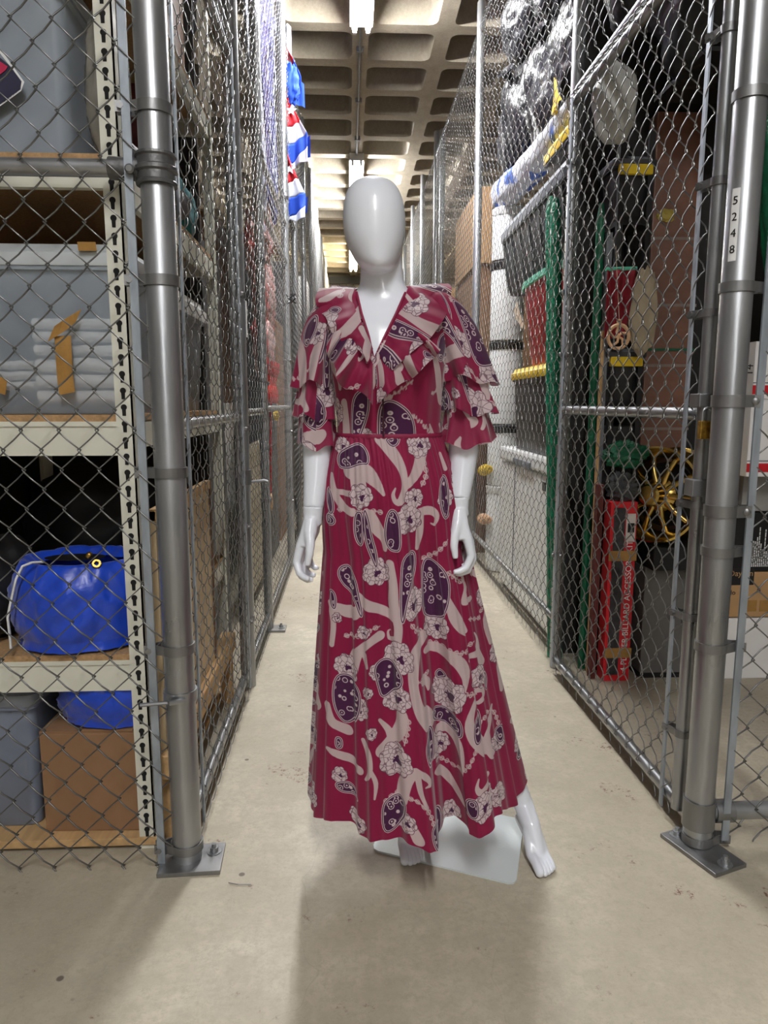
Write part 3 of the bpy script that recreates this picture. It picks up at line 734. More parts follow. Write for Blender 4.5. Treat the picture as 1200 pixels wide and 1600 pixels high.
o = tag(MB().blob((-.82, 2.5, .77), (.3, .25, .24), 23, .12, 2.0, fl=.92).build('black_sack', BLACK, smooth=60), 'large black sack filling the back of the low shelf', 'sack')
# plywood sheet and batten standing along the fence
t = thing('plywood_sheet', 'pale plywood panel with dark edge standing between shelving and fence', 'panel', (-.5, 2.2, .27))
MB().box((-.515, 1.83, .27), (-.5, 2.535, .925)).build('sheet', PLY, t)
MB().box((-.516, 2.535, .268), (-.496, 2.56, .928)).build('edge_batten', WOOD_D, t)
MB().box((-.516, 1.83, .9), (-.496, 2.535, .93)).build('top_batten', WOOD, t)
o = MB().box((-.53, 1.80, .20), (-.475, 2.85, .268)).build('timber_rail', WOOD, bevel=.003); tag(o, 'pale timber rail carrying the plywood panel', 'timber')
for y in (1.85, 2.75): MB().box((-.525, y, 0), (-.48, y + .05, .2)).build('foot_block', WOOD, o)

SHADE = mat('dark_partition_board', S(38, 36, 34), rough=.8)  # dark sheets added to blacken the cage depths where only shade shows
o = MB().box((-2.84, 3.066, 0), (-.60, 3.076, 3.7)).build('partition_board', SHADE); tag(o, 'dark partition board behind the beige shelving', 'partition')
o = MB().box((-1.36, 1.80, 0), (-1.35, 3.06, 3.7)).build('partition_board', SHADE); tag(o, 'dark partition board along the far side of the beige shelving', 'partition')
# ------------------------------------------------------------------ dark cage beyond the shelving
carton('storage_cabinet', 'tall dark cabinet inside the cage beyond the shelving', (-1.3, 3.12, 0), (-.62, 3.62, 1.9), DARKGREY, flaps=False, cat='cabinet')
carton('brown_box', 'brown carton on top of the tall dark cabinet', (-1.2, 3.15, 1.9), (-.7, 3.6, 2.25), CARD)
carton('brown_box', 'second brown carton stacked above the dark cabinet', (-1.2, 3.15, 2.25), (-.72, 3.55, 2.7), WOOD_D)
o = MB().blob((-.9, 3.35, 2.95), (.3, .22, .25), 31, .15, fl=.96).build('dark_sack', BAGBLACK, smooth=60); tag(o, 'dark shiny sack on the cartons beyond the shelving', 'sack')

# ------------------------------------------------------------------ hanging flag, scraps and banner behind the striped bay
def cloth(name, label, cat, m, P, th=.002, parent=None, group=None):
    P = np.asarray(P, float); o = tag(MB().grid(P).build(name, m, smooth=80), label, cat, group)
    md = o.modifiers.new('thick', 'SOLIDIFY'); md.thickness = th
    return o
def uvgrid(fn, nu, nv): return [[fn(i / (nu - 1), j / (nv - 1)) for i in range(nu)] for j in range(nv)]
def stripe_mat(name, a, b, n, axis, stars=False):
    m = bpy.data.materials.new(name); m.use_nodes = True; N = m.node_tree.nodes; L = m.node_tree.links; bs = N['Principled BSDF']
    tc = N.new('ShaderNodeTexCoord'); sp = N.new('ShaderNodeSeparateXYZ'); L.new(tc.outputs['Generated'], sp.inputs[0])
    mu = N.new('ShaderNodeMath'); mu.operation = 'MULTIPLY'; mu.inputs[1].default_value = n; L.new(sp.outputs[axis], mu.inputs[0])
    fr = N.new('ShaderNodeMath'); fr.operation = 'FRACT'; L.new(mu.outputs[0], fr.inputs[0])
    gt = N.new('ShaderNodeMath'); gt.operation = 'GREATER_THAN'; gt.inputs[1].default_value = .5; L.new(fr.outputs[0], gt.inputs[0])
    mx = N.new('ShaderNodeMix'); mx.data_type = 'RGBA'; mx.inputs[6].default_value = a; mx.inputs[7].default_value = b
    L.new(gt.outputs[0], mx.inputs[0]); L.new(mx.outputs[2], bs.inputs['Base Color']); bs.inputs['Roughness'].default_value = .85
    return m
FL_RED = mat('flag_red', S(190, 26, 40), rough=.8, var=.06); FL_WHT = mat('flag_white', S(196, 200, 214), rough=.8, var=.03); FL_BLU = mat('flag_blue', S(18, 66, 176), rough=.8, var=.08)
FL_NAVY = mat('flag_navy', S(52, 52, 104), rough=.85, var=.1)
sf = thing('striped_flag', 'red and white striped flag with navy star field hanging inside the fence', 'flag', (-.52, 4.4, 2.3))
def strip(y0, y1, z0, z1, m, name, parent, x=-.475, amp=.02, f=9):
    P = uvgrid(lambda u, v: (x + amp * math.sin(f * (y0 + (y1 - y0) * u) * 3 + 2 * v) + .01 * math.sin(9 * v), y0 + (y1 - y0) * u, z0 + (z1 - z0) * v), 10, 12)
    return MB().grid(P).build(name, m, parent, smooth=80)
strip(3.80, 3.95, 2.15, 3.9, FL_WHT, 'white_stripe', sf); strip(3.95, 4.10, 2.1, 3.9, FL_RED, 'red_stripe', sf); strip(4.10, 4.22, 2.15, 3.9, FL_WHT, 'white_stripe', sf)
can = strip(4.22, 5.0, 2.35, 3.9, FL_NAVY, 'star_field', sf)
def star(parent, c, r, e1, e2, m=None, name='star', th=.003):
    c = V3(c); e1 = V3(e1).normalized(); e2 = V3(e2).normalized(); nn = e1.cross(e2) * th
    ring = [c + (e1 * math.cos(PI / 2 + PI * k / 5) + e2 * math.sin(PI / 2 + PI * k / 5)) * (r if k % 2 == 0 else r * .4) for k in range(10)]
    vs = [p - nn for p in ring] + [p + nn for p in ring]
    fs = [tuple(range(9, -1, -1)), tuple(range(10, 20))] + [(i, (i + 1) % 10, 10 + (i + 1) % 10, 10 + i) for i in range(10)]
    return MB().add(vs, fs).build(name, m or FL_WHT, parent)
for i in range(9):
    for j in range(4):
        star(can, (-.462 + .02 * math.sin(27 * (4.32 + .18 * j) + 2 * i / 9), 4.32 + .18 * j + .09 * (i % 2), 2.45 + .16 * i), .055, (0, 1, 0), (0, 0, 1))
RW = mat('red_white_film', S(222, 216, 212), rough=.45, var=0, col2=S(196, 60, 58), scale=7, bump=.6, bscale=20)
for k, (y, z, r, lb) in enumerate(((4.15, 2.05, (.05, .22, .2), 'crumpled red and white bunting under the striped flag'), (4.5, 1.85, (.06, .3, .25), 'crumpled white and red bunting in the middle of the hanging heap'),
                                   (4.55, 2.25, (.05, .3, .2), 'crumpled bunting just below the navy star field'), (4.4, 1.55, (.06, .25, .18), 'lowest crumpled bunting above the red banner'))):
    o = MB().blob((-.51, y, z), r, 40 + k, .3, 3.0).build('crumpled_bunting', RW, smooth=70); tag(o, lb, 'bunting', 'crumpled bunting inside the fence')
rb = thing('red_banner', 'narrow red banner hanging inside the fence above the yellow clip', 'banner', (-.51, 4.5, 1.15))
strip(4.05, 4.2, 1.2, 1.46, FL_RED, 'banner_tail', rb, amp=.008); strip(4.35, 4.85, 1.2, 1.46, mat('banner_orange_red', S(214, 54, 40), rough=.6), 'banner_cloth', rb, amp=.012)
MB().bar((-.515, 4.35, .78), (-.515, 4.75, .86), .006, .03).build('lower_cord', FL_RED, rb)
MB().bar((-.515, 4.62, .55), (-.515, 4.78, 1.2), .008, .05, (0, 1, 0)).build('long_strip', FL_RED, rb)
o = MB().blob((-.465, 4.62, 1.12), (.02, .05, .03), 51, .3, 3).build('yellow_clip', YEL, smooth=60); tag(o, 'yellow plastic clip on the rail under the red banner', 'clip')
o = MB().box((-.62, 3.9, .1), (-.56, 4.95, .95)).build('cream_panel', mat('cream_board', S(176, 166, 142), rough=.7), bevel=.004); tag(o, 'cream board standing inside the fence below the red banner', 'board')
o = MB().blob((-.465, 4.2, .62), (.012, .03, .05), 55, .15).build('light_bulb', mat('warm_bulb', S(210, 170, 130), rough=.3), smooth=60); tag(o, 'small tan bulb hanging before the cream board', 'bulb')
carton('white_box', 'white carton inside the cage behind the bunting', (-1.2, 3.9, 0), (-.7, 5.0, 1.2), CARD_W)
carton('dark_crate', 'dark crate above the white carton behind the bunting', (-1.2, 3.95, 1.2), (-.7, 5.0, 2.2), WOOD_D, flaps=False)

# Cuban style flags bunched on the fence
def tri_flag(label, top, y, ztop, zbot, x0, wid, seed, bands=None):
    """flag hung by its hoist: red triangle with white star above, white and blue stripes falling below"""
    t = thing('striped_star_flag', label, 'flag', (x0, y, zbot), 'flags bunched on the fence')
    h = ztop - zbot
    def pt(u, v):            # u across (0 fence .. 1 free edge), v down
        w_ = wid * (.25 + .75 * min(1, v * 1.7))
        yy = y + .05 * math.sin(5 * u + 4 * v + seed) * (.3 + u) + .02 * math.sin(13 * u + seed)
        return V3((x0 + w_ * u, yy, ztop - h * v - .10 * h * (u) * (1 - 1.4 * v) + .0 * u))
    bands = bands or [(0, .46, FL_RED, 'red_triangle'), (.46, .68, FL_WHT, 'white_stripe'), (.68, .95, FL_BLU, 'blue_stripe'), (.95, 1.05, FL_WHT, 'white_stripe')]
    for a0, a1, m, nm in bands:
        P = []
        for j in range(9):
            row = []
            for i in range(15):
                u = i / 14; v = a0 + (a1 - a0) * j / 8
                vv = v + (.26 * (.5 - u)) * (1 if 0 < v < 1 else 0) * min(1, v * 4)
                row.append(pt(u, min(1.1, max(0, vv))))
            P.append(row)
        o = MB().grid(P).build(nm, m, t, smooth=80); md = o.modifiers.new('thick', 'SOLIDIFY'); md.thickness = .002
    c = pt(.6, .27) + V3((0, -.015, 0)); star(t, c, .042, (1, .1, 0), (.15, 0, 1), th=.002)
    P = []
    for j in range(9):
        P.append([pt(.55 + .55 * i / 8, .66 + .34 * j / 8) + V3((0, .06, .02)) for i in range(9)])
    MB().grid(P).build('rear_fold', FL_BLU, t, smooth=80)
    return t
yF = 5.32
z_ = lambda py: at(455, py, y=yF).z
xf = at(443, 300, y=yF).x
tri_flag('lowest star flag on the fence with white star on red triangle', None, yF, z_(234), z_(340), xf, .15, 1.0)
tri_flag('middle star flag on the fence, its blue tail crumpled', None, yF + .12, z_(126), z_(246), xf - .005, .175, 2.4)
t = tri_flag('topmost star flag on the fence, bunched into blue folds', None, yF + .2, z_(40), z_(150), xf - .005, .135, 4.0, bands=[(0, .4, FL_RED, 'red_triangle'), (.4, .9, FL_BLU, 'blue_stripe')])
MB().blob((xf + .06, yF + .12, z_(120)), (.06, .05, .13), 61, .3, 3.2).build('blue_bunch', FL_BLU, t, smooth=70)
o = cloth('white_cloth', 'white cloth hanging above the star flags', 'cloth', FL_WHT, uvgrid(lambda u, v: (xf - .02 + .075 * u, yF + .25 + .03 * math.sin(7 * u), z_(75) + (z_(10) - z_(75)) * v), 10, 8))
# black cord with orange plug by the far post
t = thing('power_cord', 'black power cord with orange plug dangling from the fence', 'cord', (-.4, 5.3, .3))
MB().tube([at(u, v, y=yy) for u, v, yy in ((475, 605, 5.3), (462, 620, 5.25), (452, 640, 5.2), (455, 700, 5.2), (448, 762, 5.2), (460, 775, 5.25), (464, 795, 5.25), (455, 805, 5.2), (449, 812, 5.2), (462, 830, 5.3), (458, 860, 5.3), (456, 890, 5.3))], .008, 6).build('cable', BLACKP, t, smooth=60)
p = at(454, 905, y=5.3); MB().lathe([(.015, -.05), (.02, -.04), (.02, .03), (.012, .05)], p, 12, axis=(.2, 0, 1)).build('plug', mat('orange_rubber', S(206, 136, 50), rough=.6), t, smooth=40)
o = MB().tube([(-.40 + .03 * math.cos(a * 2.3), 5.2 + .03 * math.sin(a * 3.1), 1.93 + .03 * math.sin(a * 1.7)) for a in np.linspace(0, 9, 40)], .005, 5).build('wire_tangle', BLACKP, smooth=60); tag(o, 'small tangle of black wire tied to the fence post', 'wire')
# far cage contents on that side
for i, (y0, y1, zt, m, lb) in enumerate(((5.3, 6.0, 2.4, DARKGREY, 'dark locker inside the cage past the flags'), (6.2, 7.2, 1.9, CARD, 'brown carton stack past the dark locker'), (7.4, 8.7, 2.6, DARKGREY, 'grey locker deep on the flag side'),
                                  (8.9, 10.3, 2.2, WHITEP, 'white cabinet deep on the flag side'), (10.6, 13.9, 3.0, CARD_W, 'long white cabinet near the far end on the flag side'))):
    carton('storage_cabinet', lb, (-1.3, y0, 0), (-.6, y1, zt), m, flaps=False, cat='cabinet')

# ------------------------------------------------------------------ freezer and stacked bins behind the fence
def rbox(name, lo, hi, m, parent, bv=.01): return MB().box(lo, hi).build(name, m, parent, bevel=bv)
fz = thing('chest_freezer', 'white chest freezer behind the fence under the stacked bins', 'freezer', (1.3, 3.95, 0))
rbox('cabinet', (1.0, 3.28, .03), (1.55, 4.62, .83), WHITEP, fz, .02)
rbox('lid', (.985, 3.27, .84), (1.56, 4.63, .925), WHITEP, fz, .02)
rbox('handle', (.975, 3.8, .845), (.988, 4.2, .88), GREYP, fz, .004)
MB().box((.994, 3.55, .755), (1.0, 3.6, .80)).build('lock_plate', BLACKP, fz)
MB().box((.996, 4.22, .05), (1.0, 4.23, .82)).build('panel_seam', GREYP, fz)
for x, y in ((1.04, 3.33), (1.5, 3.33), (1.04, 4.56), (1.5, 4.56)): MB().lathe([(.02, 0), (.02, .035)], (x, y, 0), 10).build('foot', BLACKP, fz)
def box_tote(name, label, lo, hi, body, lid, ribs=0, group='stacked bins on the freezer', lidh=.05, taper=.03): return tote(name, label, 'tote', lo, hi, body, lid, group, taper=taper, lidh=lidh, ribs=ribs)
box_tote('black_tote', 'black tote with yellow lid standing on the white freezer', (.99, 3.3, .926), (1.5, 4.35, 1.40), BLACKP, YEL, lidh=.055)
rt = thing('red_tub', 'red plastic tub with mint rim stacked on the yellow lid', 'tub', (1.28, 3.9, 1.401), 'stacked bins on the freezer')
n = 48; P = []
for (r, z) in ((.0, 1.403), (.33, 1.403), (.345, 1.42), (.40, 1.84), (.405, 1.85)):
    P.append([(1.30 + r * .74 * math.copysign(abs(math.cos(a)) ** .6, math.cos(a)), 3.88 + r * 1.32 * math.copysign(abs(math.sin(a)) ** .6, math.sin(a)), z) for a in np.linspace(0, 2 * PI, n, endpoint=False)])
MB().grid(P, wrap=True).build('tub_wall', REDP, rt, smooth=40)
P = []
for (r, z) in ((.398, 1.842), (.42, 1.845), (.422, 1.875), (.40, 1.88), (.0, 1.88)):
    P.append([(1.30 + r * .74 * math.copysign(abs(math.cos(a)) ** .6, math.cos(a)), 3.88 + r * 1.32 * math.copysign(abs(math.sin(a)) ** .6, math.sin(a)), z) for a in np.linspace(0, 2 * PI, n, endpoint=False)])
MB().grid(P, wrap=True).build('rim', TEALP, rt, smooth=40)
MB().add([at(u, v, x=1.003) for u, v in ((808, 470), (812, 488), (819, 506), (816, 514), (807, 500), (803, 485))], [(0, 1, 2, 3, 4, 5)]).build('peeled_sticker', mat('torn_paper', S(206, 186, 160)), rt)
box_tote('ribbed_bin', 'dark grey ribbed bin with silver lid stacked on the red tub', (.99, 3.38, 1.881), (1.52, 4.75, 2.30), DARKGREY, GREYP, ribs=7, lidh=.07, taper=.05)
box_tote('black_tote', 'black tote with yellow lid at the top of the bin stack', (1.0, 3.34, 2.301), (1.5, 3.80, 2.46), BLACKP, YEL, lidh=.06)
# striped sack on top
P = []
for j in range(40):
    v = j / 39; yy = 3.42 + 1.75 * v
    P.append([(1.08 + .085 * math.cos(a_) * (1 + .15 * noise.noise(V3((math.cos(a_) * 2, math.sin(a_) * 2, v * 9)))), yy, 2.545 - .02 * v + .10 * v * v + (.06 + .05 * v) * math.sin(a_) * (1 + .3 * noise.noise(V3((math.cos(a_) * 2, math.sin(a_) * 2, v * 9 + 4))))) for a_ in np.linspace(0, 2 * PI, 28, endpoint=False)])
m_ = MB().grid(P, wrap=True, flip=True); L_ = len(m_.v); m_.f.append(tuple(range(28))); m_.f.append(tuple(range(L_ - 1, L_ - 29, -1)))
CHK = mat('blue_white_check', S(222, 224, 230), rough=.6, var=0, col2=S(70, 104, 186), scale=6, bump=.5, bscale=16, detail=0)
for n_ in CHK.node_tree.nodes:
    if n_.type == 'MAP_RANGE': n_.inputs[1].default_value, n_.inputs[2].default_value = .56, .60
o = m_.build('laundry_sack', CHK, smooth=60)
tag(o, 'white and blue sack draped over the top of the bin stack', 'sack')
# shiny black bags
BG = [((1.24, 3.60, 2.85), (.24, .27, .32), 'shiny black bag low behind the yellow ribbon'), ((1.22, 4.20, 2.92), (.2, .32, .34), 'shiny black bag in the middle of the heap above the bins'),
      ((1.17, 4.85, 2.98), (.17, .33, .36), 'shiny black bag at the far end of the heap above the bins'), ((1.24, 3.62, 3.44), (.24, .28, .26), 'shiny black bag on top of the heap nearest the gate'),
      ((1.22, 4.22, 3.54), (.2, .32, .26), 'shiny black bag on top of the heap midway along'), ((1.17, 4.86, 3.58), (.17, .32, .24), 'shiny black bag on top of the heap by the far post')]
for k, (c, r, lb) in enumerate(BG):
    o = MB().blob(c, r, 80 + k, .16, 1.6, n=80, m=50, ridge=.45).build('garbage_bag', BAGBLACK, smooth=75); tag(o, lb, 'bag', 'black bags heaped above the bins')
    mb = MB().lathe([(.05, 0), (.018, .03), (.04, .07), (.06, .09)], V3(c) + V3((-r[0] * .75, -r[1] * .3, r[2] * .55)), 14, axis=(-.6, -.4, .6), cap=False).build('tied_neck', BAGBLACK, o, smooth=50)
t = thing('yellow_ribbon', 'yellow ribbon tied to the black bag above the bins', 'ribbon', (.99, 3.5, 2.5))
MB().add([at(u, v, x=.985) for u, v in ((865, 121), (869, 122), (872, 145), (878, 155), (873, 158), (870, 170), (864, 176), (861, 180), (864, 160), (866, 140))], [tuple(range(10))]).build('tail', YEL, t)
MB().blob(at(868, 172, x=.985), (.01, .03, .02), 2, .3).build('knot', YEL, t, smooth=60)
# white canisters between the bins and the next post
for k, (z0, z1, lb) in enumerate(((.0, .62, 'lowest white canister'), (.62, 1.05, 'second white canister'), (1.05, 1.62, 'third white canister with black lid'), (1.62, 2.15, 'fourth white canister with black lid'), (2.15, 2.5, 'top white canister'))):
    t = thing('white_canister', lb + ' in the stack past the freezer', 'canister', (1.1, 5.02, z0), 'white canisters past the freezer')
    MB().lathe([(.10, z0 + .001), (.115, z0 + .01), (.115, z1 - .06), (.11, z1 - .05)], (1.1, 5.02, 0), 24).build('can', WHITEP, t, smooth=40)
    MB().lathe([(.118, z1 - .055), (.12, z1 - .05), (.12, z1 - .008), (.11, z1)], (1.1, 5.02, 0), 24).build('lid', BLACKP if k in (1, 2, 3) else WHITEP, t, smooth=40)
for z, m, lb in ((.72, YEL, 'bumpy yellow corn ornament hung on the fence'), (.36, TAN, 'bumpy tan corn ornament hung low on the fence')):
    c = V3((.985, 5.1, z)); mb = MB()
    for i in range(9):
        for k in range(10):
            a_ = 2 * PI * (k + .5 * (i % 2)) / 10; u = -1 + 2 * i / 8; rr = .032 * (1 - u * u * .55)
            p = c + V3((rr * math.cos(a_), .16 * u, -.02 * u + rr * math.sin(a_)))
            mb.blob(p, (.012, .018, .012), 0, 0, 1, n=6, m=4)
    t = thing('corn_ornament', lb, 'ornament', c, 'corn ornaments on the fence')
    k_ = mb.build('kernels', m, t, smooth=60); k_['kind'] = 'stuff'
    MB().tube([c + V3((0, -.15, .02)), c + V3((0, .0, .0)), c + V3((0, .15, -.02))], [.01, .026, .01], 10).build('cob', m, t, smooth=60)
# green plastic roll by the hinge post
def roll(name, label, c, r, h, m, seed, n=40, lean=(0, 0)):
    P = []; k = int(h / .03)
    for j in range(k + 1):
        v = j / k; z = h * v; row = []
        for i in range(n):
            a_ = 2 * PI * i / n
            rr = r * (1 + .16 * noise.noise(V3((math.cos(a_) * 2 + seed, math.sin(a_) * 2, z * 4))) + .07 * noise.noise(V3((math.cos(a_) * 7, math.sin(a_) * 7 + seed, z * 22))))
            if v > .97: rr *= 1 - (v - .97) / .03 * .5
            row.append((c[0] + lean[0] * v + rr * math.cos(a_), c[1] + lean[1] * v + rr * math.sin(a_), c[2] + z))
        P.append(row)
    mb = MB().grid(P, wrap=True); L_ = len(mb.v); mb.f.append(tuple(range(L_ - n, L_))); mb.f.append(tuple(range(n - 1, -1, -1)))
    return tag(mb.build(name, m, smooth=60), label, 'roll')
roll('netting_roll', 'tall bundle of bright green netting leaning beside the hinge post', (.967, 3.155, .0), .026, 2.14, GREENF, 1.0, lean=(.0, .28))
roll('netting_roll', 'farther green netting bundle behind the tall green one', (.967, 3.215, .0), .026, 2.17, GREENF, 5.0, lean=(.0, .30))
roll('green_pole', 'thin dark green wrapped pole inside the padlocked cage', (1.055, 3.06, .0), .017, 2.02, GREEND, 9.0, n=12)
o = MB().box((1.075, 3.035, 0), (1.10, 3.05, 1.9)).build('metal_strip', GREYP); tag(o, 'flat grey metal strip standing beside the green pole', 'strip')
o = MB().box((1.062, 3.0, 0), (1.072, 3.02, 1.5)).build('wood_strip', WOOD); tag(o, 'thin pale wooden strip beside the green pole', 'strip')
# cage divider: dark cabinet side at the back of the padlocked cage
rk = thing('storage_rack', 'black steel rack at the back of the padlocked cage', 'rack', (1.18, 3.13, 0))
for x in (1.125, 1.245):
    for y in (3.04, 3.235): MB().box((x - .012, y - .012, 0), (x + .012, y + .012, 2.3)).build('rack_post', BLACK, rk)
for z in (.2, 1.18, 1.95): MB().box((1.115, 3.03, z - .02), (1.26, 3.245, z)).build('rack_shelf', BLACK, rk)

o = MB().box((1.0, 3.254, 0), (2.84, 3.262, 3.7)).build('partition_board', MATS['dark_partition_board']); tag(o, 'dark partition board between the padlocked cage and the freezer', 'partition')  # another added dark sheet, standing for the shade around the wrapped carton
# things in the padlocked cage
rd = thing('accessory_kit_box', 'tall narrow red printed box with brown tape standing on the floor', 'box', (1.15, 2.93, 0))
RZ = 0.0
lo, hi = V3((1.098, 2.90, .0)), V3((1.212, 2.98, .79))
rbox('carton_body', lo, hi, REDC, rd, .003)
MB().box((1.112, 2.897, .03), (1.16, 2.90, .765)).build('picture_panel', mat('dark_photo_print', S(52, 50, 54), rough=.4, var=.5, scale=30), rd)
MB().box((1.165, 2.897, .62), (1.205, 2.8995, .74)).build('barcode_label', mat('label_white', S(214, 208, 202)), rd)
MB().box((1.172, 2.895, .66), (1.2, 2.897, .70)).build('barcode', INK_K, rd)
text('4-PLAYER BILLIARD ACCESSORY KIT', 'lettering', INK_W, rd, .036, frameM((1.186, 2.8975, .335), (0, 0, 1), (-1, 0, 0)))
for z in (.13, .56): MB().box((1.095, 2.893, z - .022), (1.215, 2.8965, z + .022)).build('tape', TAPE, rd)
o = rbox('black_stick', (1.05, 2.93, .0), (1.075, 2.97, .86), MAROON, None, .002); tag(o, 'thin maroon box standing beside the red printed box', 'box')
gb = carton('grey_box', 'large plain grey box on the floor under the gold wheel', (1.275, 2.935, .02), (1.60, 3.24, .5), GREYBOX, flaps=True)
MB().box((1.27, 2.93, 0), (1.61, 3.245, .02)).build('base_tray', BLACK, gb)
carton('black_box', 'flat black box under the gold wheel', (1.275, 2.86, .501), (1.60, 3.245, .60), BLACK)
# gold wheel
wc = V3((1.36, 2.99, .81)); ax = V3((-.78, -.62, .05)).normalized()
wh = thing('gold_wheel', 'polished gold car wheel standing on the black box', 'wheel', (1.36, 2.99, .60))
MB().lathe([(.205, -.11), (.19, -.10), (.175, -.06), (.168, 0), (.178, .05), (.19, .07), (.205, .075), (.207, .085), (.198, .088), (.19, .078), (.17, .055), (.158, .02), (.16, -.08), (.19, -.108), (.205, -.11)], wc, 56, axis=ax, cap=False).build('rim', GOLD, wh, smooth=30)
s_ = ax.orthogonal().normalized(); u_ = ax.cross(s_)
for k in range(10):
    a_ = 2 * PI * k / 10; d_ = s_ * math.cos(a_) + u_ * math.sin(a_)
    MB().tube([wc + d_ * .05 + ax * .045, wc + d_ * .11 + ax * .05, wc + d_ * .163 + ax * .03], [.017, .012, .014], 8).build('spoke', GOLD, wh, smooth=50)
MB().lathe([(.075, .0), (.075, .04), (.06, .055), (.05, .06), (.048, .13), (.04, .14), (.0, .142)], wc, 32, axis=ax, cap=False).build('hub', GOLD, wh, smooth=30)
MB().lathe([(.14, -.02), (.14, -.015)], wc, 32, axis=ax).build('brake_shadow_disc', BLACK, wh)  # black disc put in as the shade behind the spokes
o = MB().blob((1.17, 2.965, .985), (.085, .04, .05), 91, .4, 2.8, ridge=.4).build('green_pouch', GREEND, smooth=60); tag(o, 'dark green plastic pouch beside the gold wheel', 'pouch')
o = MB().blob((1.16, 2.945, .845), (.055, .035, .05), 93, .5, 3.2, ridge=.4).build('clear_wrap', mat('grey_wrap', S(84, 86, 88), rough=.2, alpha=.7, bump=.9, bscale=30), smooth=60); tag(o, 'crumpled clear wrap on the red printed box', 'wrap')
# wrapped tall carton
tc_ = thing('wrapped_carton', 'tall brown carton wrapped in clear film above the gold wheel', 'box', (1.41, 3.18, .6))
rbox('carton_body', (1.315, 3.16, .601), (1.53, 3.25, 2.42), mat('wrapped_brown', S(122, 82, 64), rough=.45, var=.15, scale=6, bump=.9, bscale=9, coat=.7, stretch=(1, 1, 2.2)), tc_, .006)
for z in (1.08, 1.36, 1.62, 1.9): MB().box((1.313, 3.156, z), (1.532, 3.16, z + .012)).build('film_fold', mat('film_edge', S(196, 180, 170), rough=.2, alpha=.45), tc_)
MB().box((1.312, 3.154, 1.43), (1.533, 3.16, 1.44)).build('green_string', GREEND, tc_)
MB().blob((1.37, 3.155, 2.0), (.04, .012, .025), 3, .3).build('yellow_tag', mat('dull_yellow', S(190, 170, 80)), tc_, smooth=60)
# hanging things at the back
rt2 = thing('red_garment', 'dark red garment hanging at the back of the padlocked cage', 'garment', (1.09, 2.95, 1.5))
P = uvgrid(lambda u, v: (1.045 + .115 * u * (1 - .3 * v), 2.93 + .015 * math.sin(12 * u), 1.73 - .27 * v), 14, 10)
o = MB().grid(P).build('cloth', mat('dark_red_cloth', S(122, 10, 26), rough=.8), rt2, smooth=80); o.modifiers.new('t', 'SOLIDIFY').thickness = .004
MB().tube([(1.04, 2.94, 1.735), (1.17, 2.94, 1.74)], .008, 8).build('hanger_bar', TEALP, rt2, smooth=40)
o = MB().blob((1.22, 2.97, 1.57), (.055, .035, .17), 95, .22, 2.4).build('linen_bag', BEIGEC, smooth=60); tag(o, 'beige linen bag hanging before the wrapped carton', 'bag')
od = thing('wooden_ornament', 'round cut-out wooden ornament hanging inside the gate', 'ornament', (1.02, 2.72, 1.45))
oc = V3((1.025, 2.72, 1.45))
MB().tube([oc + V3((.036 * math.cos(a_), -.01 * math.cos(a_), .044 * math.sin(a_))) for a_ in np.linspace(0, 2 * PI, 28, endpoint=False)], .007, 6, closed=True).build('ring', TAN, od, smooth=60)
for k in range(5):
    a_ = 2 * PI * k / 5 + .3
    MB().tube([oc, oc + V3((.017 * math.cos(a_ + .5), 0, .02 * math.sin(a_ + .5))), oc + V3((.034 * math.cos(a_), 0, .042 * math.sin(a_)))], .005, 6).build('fretwork', TAN, od, smooth=60)
MB().lathe([(.004, -.003), (.009, -.003), (.009, .003), (.004, .003)], oc + V3((0, 0, .056)), 14, axis=(0, 1, 0), cap=False).build('hanging_loop', TAN, od)
MB().tube([oc + V3((0, 0, .062)), oc + V3((.01, .1, .35))], .0012, 5).build('string', BEIGEC, od)
# black totes with yellow handles
def htote(label, lo, hi):
    t = tote('handled_tote', label, 'tote', lo, hi, BLACKP, DARKGREY, 'black totes with yellow handles', lidh=.03)
    MB().box((lo[0] + .02, lo[1] - .012, hi[2] - .075), (hi[0] - .02, lo[1] + .01, hi[2] - .035)).build('handle', YEL, t, bevel=.004)
    return t
htote('black tote with yellow handle under the wooden ornament', (1.09, 3.03, 1.18), (1.27, 3.24, 1.43))
htote('black tote with yellow strip high at the back of the cage', (1.09, 3.03, 1.951), (1.27, 3.24, 2.20))
o = rbox('black_crate', (1.13, 3.04, .201), (1.26, 3.24, 1.1), BLACK, None, .004); tag(o, 'tall black crate on the rack under the handled tote', 'crate')
o = MB().blob((1.02, 2.86, 2.33), (.085, .07, .15), 97, .14, 1.8, fl=.95).build('white_sack', mat('white_poly', S(206, 206, 200), rough=.4, bump=.3, bscale=14), smooth=60); tag(o, 'white plastic sack inside the cage behind the gate top rail', 'sack')
for k, (c, r, lb) in enumerate((((1.4, 2.75, 2.66), (.28, .25, .28), 'dark bag above the wrapped carton'), ((1.85, 2.85, 2.68), (.25, .25, .3), 'dark bag high beside the wrapped carton'), ((1.12, 2.95, 2.82), (.12, .16, .22), 'dark bag over the white sack'))):
    o = MB().blob(c, r, 100 + k, .16, 1.8, ridge=.3).build('dark_bag', mat('dull_black_film', S(26, 26, 28), rough=.4, bump=.6, bscale=22), smooth=70); tag(o, lb, 'bag', 'dark bags high in the padlocked cage')
o = MB().box((1.25, 2.62, 2.41), (2.1, 3.05, 2.425)).build('overhead_board', BLACK); tag(o, 'black board carrying the dark bags in the padlocked cage', 'board')

